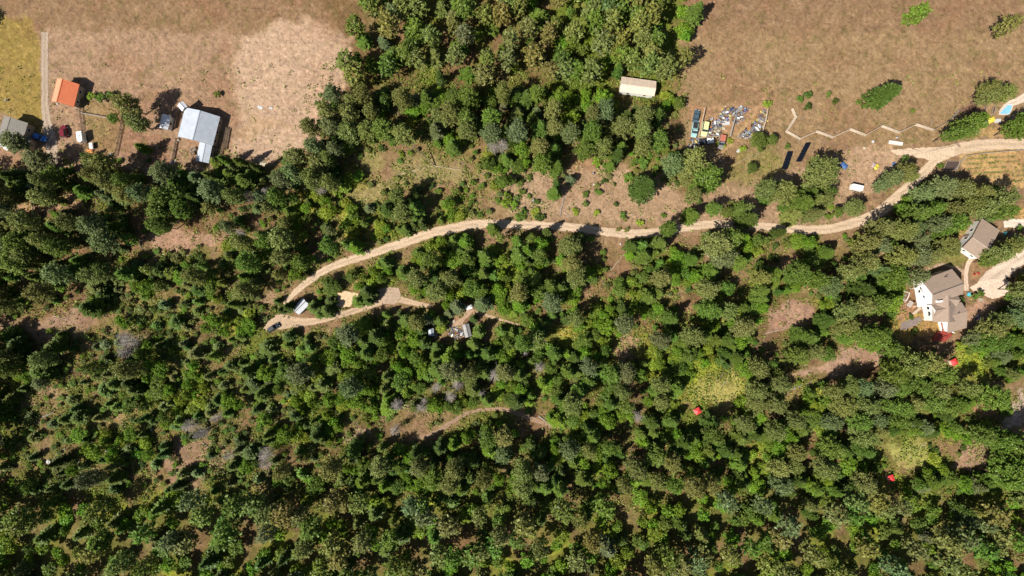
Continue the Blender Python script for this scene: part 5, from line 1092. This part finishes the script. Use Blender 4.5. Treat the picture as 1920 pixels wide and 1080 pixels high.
# boulders
def boulder(px, py, s, label, rgbm):
    n, k = 8, 5; vs = []; m = MB(); sd = rnd.random()*99
    for j in range(k+1):
        for i in range(n):
            th = PI*.5*j/k; a_ = 2*PI*i/n; q = s*(.75+.5*float(vn(math.cos(a_)*3+sd, math.sin(a_)*3+j, 1.3, 800))); vs.append((math.cos(a_)*math.cos(th)*q, math.sin(a_)*math.cos(th)*q, math.sin(th)*q*.7))
    m.add(vs, [(j*n+i, j*n+(i+1) % n, (j+1)*n+(i+1) % n, (j+1)*n+i) for j in range(k) for i in range(n)]); x, y = P(px, py); return tag(obj('boulder', m, rgbm, None, (x, y, 0), rnd.random()*3), label, 'boulder', 'pale boulders in the lower left forest')
ROCK = mat('pale_rock', (.55, .53, .52), .9, var=.25, scale=2, bump=.4)
RL = 'pale boulder in the line of white stones at the lower left, '
for i, (px, py, s, l_) in enumerate(((92, 865, .8, 'largest and leftmost'), (143, 862, .5, 'second from the left'), (148, 866, .4, 'just under the second'), (160, 857, .45, 'third, near the centre'), (166, 850, .6, 'broad one near the centre'), (176, 845, .4, 'small one near the centre'), (200, 846, .4, 'in dark shade'), (213, 838, .45, 'alone in green bushes'), (230, 843, .4, 'small, right part'), (236, 839, .35, 'smallest, right part'), (255, 835, .7, 'large one toward the right'), (284, 805, .45, 'lying far above the line'), (333, 782, .4, 'on the dark slope to the right'), (485, 760, .6, 'far right in the trees'))):
    boulder(px, py, s, 'pale boulder of the lower left forest, '+l_, ROCK)

g = np.random.default_rng(5); V = []; Cl = []
pal = np.array([(.4, .4, .4), (.15, .14, .13), (.08, .08, .09), (.25, .2, .16), (.05, .09, .2), (.3, .28, .26), (.35, .12, .06), (.12, .07, .05), (.3, .34, .4), (.45, .36, .1)])
for nm, pts, cols in clusters:
    for px, py in pts:
        for k in range(16):
            a, b_ = px+g.normal()*3.2, py+g.normal()*2.6; x, y = P(a, b_, .2); an = g.random()*PI; l_, w_ = g.uniform(.12, .5), g.uniform(.08, .28); z = g.uniform(.08, .5); t_ = g.normal(size=2)*.3; c_, s_ = math.cos(an), math.sin(an)
            for dx, dy in ((-l_, -w_), (l_, -w_), (l_, w_), (-l_, w_)): V.append((x+dx*c_-dy*s_, y+dx*s_+dy*c_, max(.05, z+dx*t_[0]+dy*t_[1])))
            Cl += [pal[g.integers(10)]*g.uniform(.7, 1.1)]*4
tag(obj('scrap_debris', npmesh('scrap_debris', np.array(V), np.arange(len(V)).reshape(-1, 4), FOLA, np.array(Cl)), None), 'small mixed scraps strewn between the larger junk pieces', 'debris', kind='stuff')
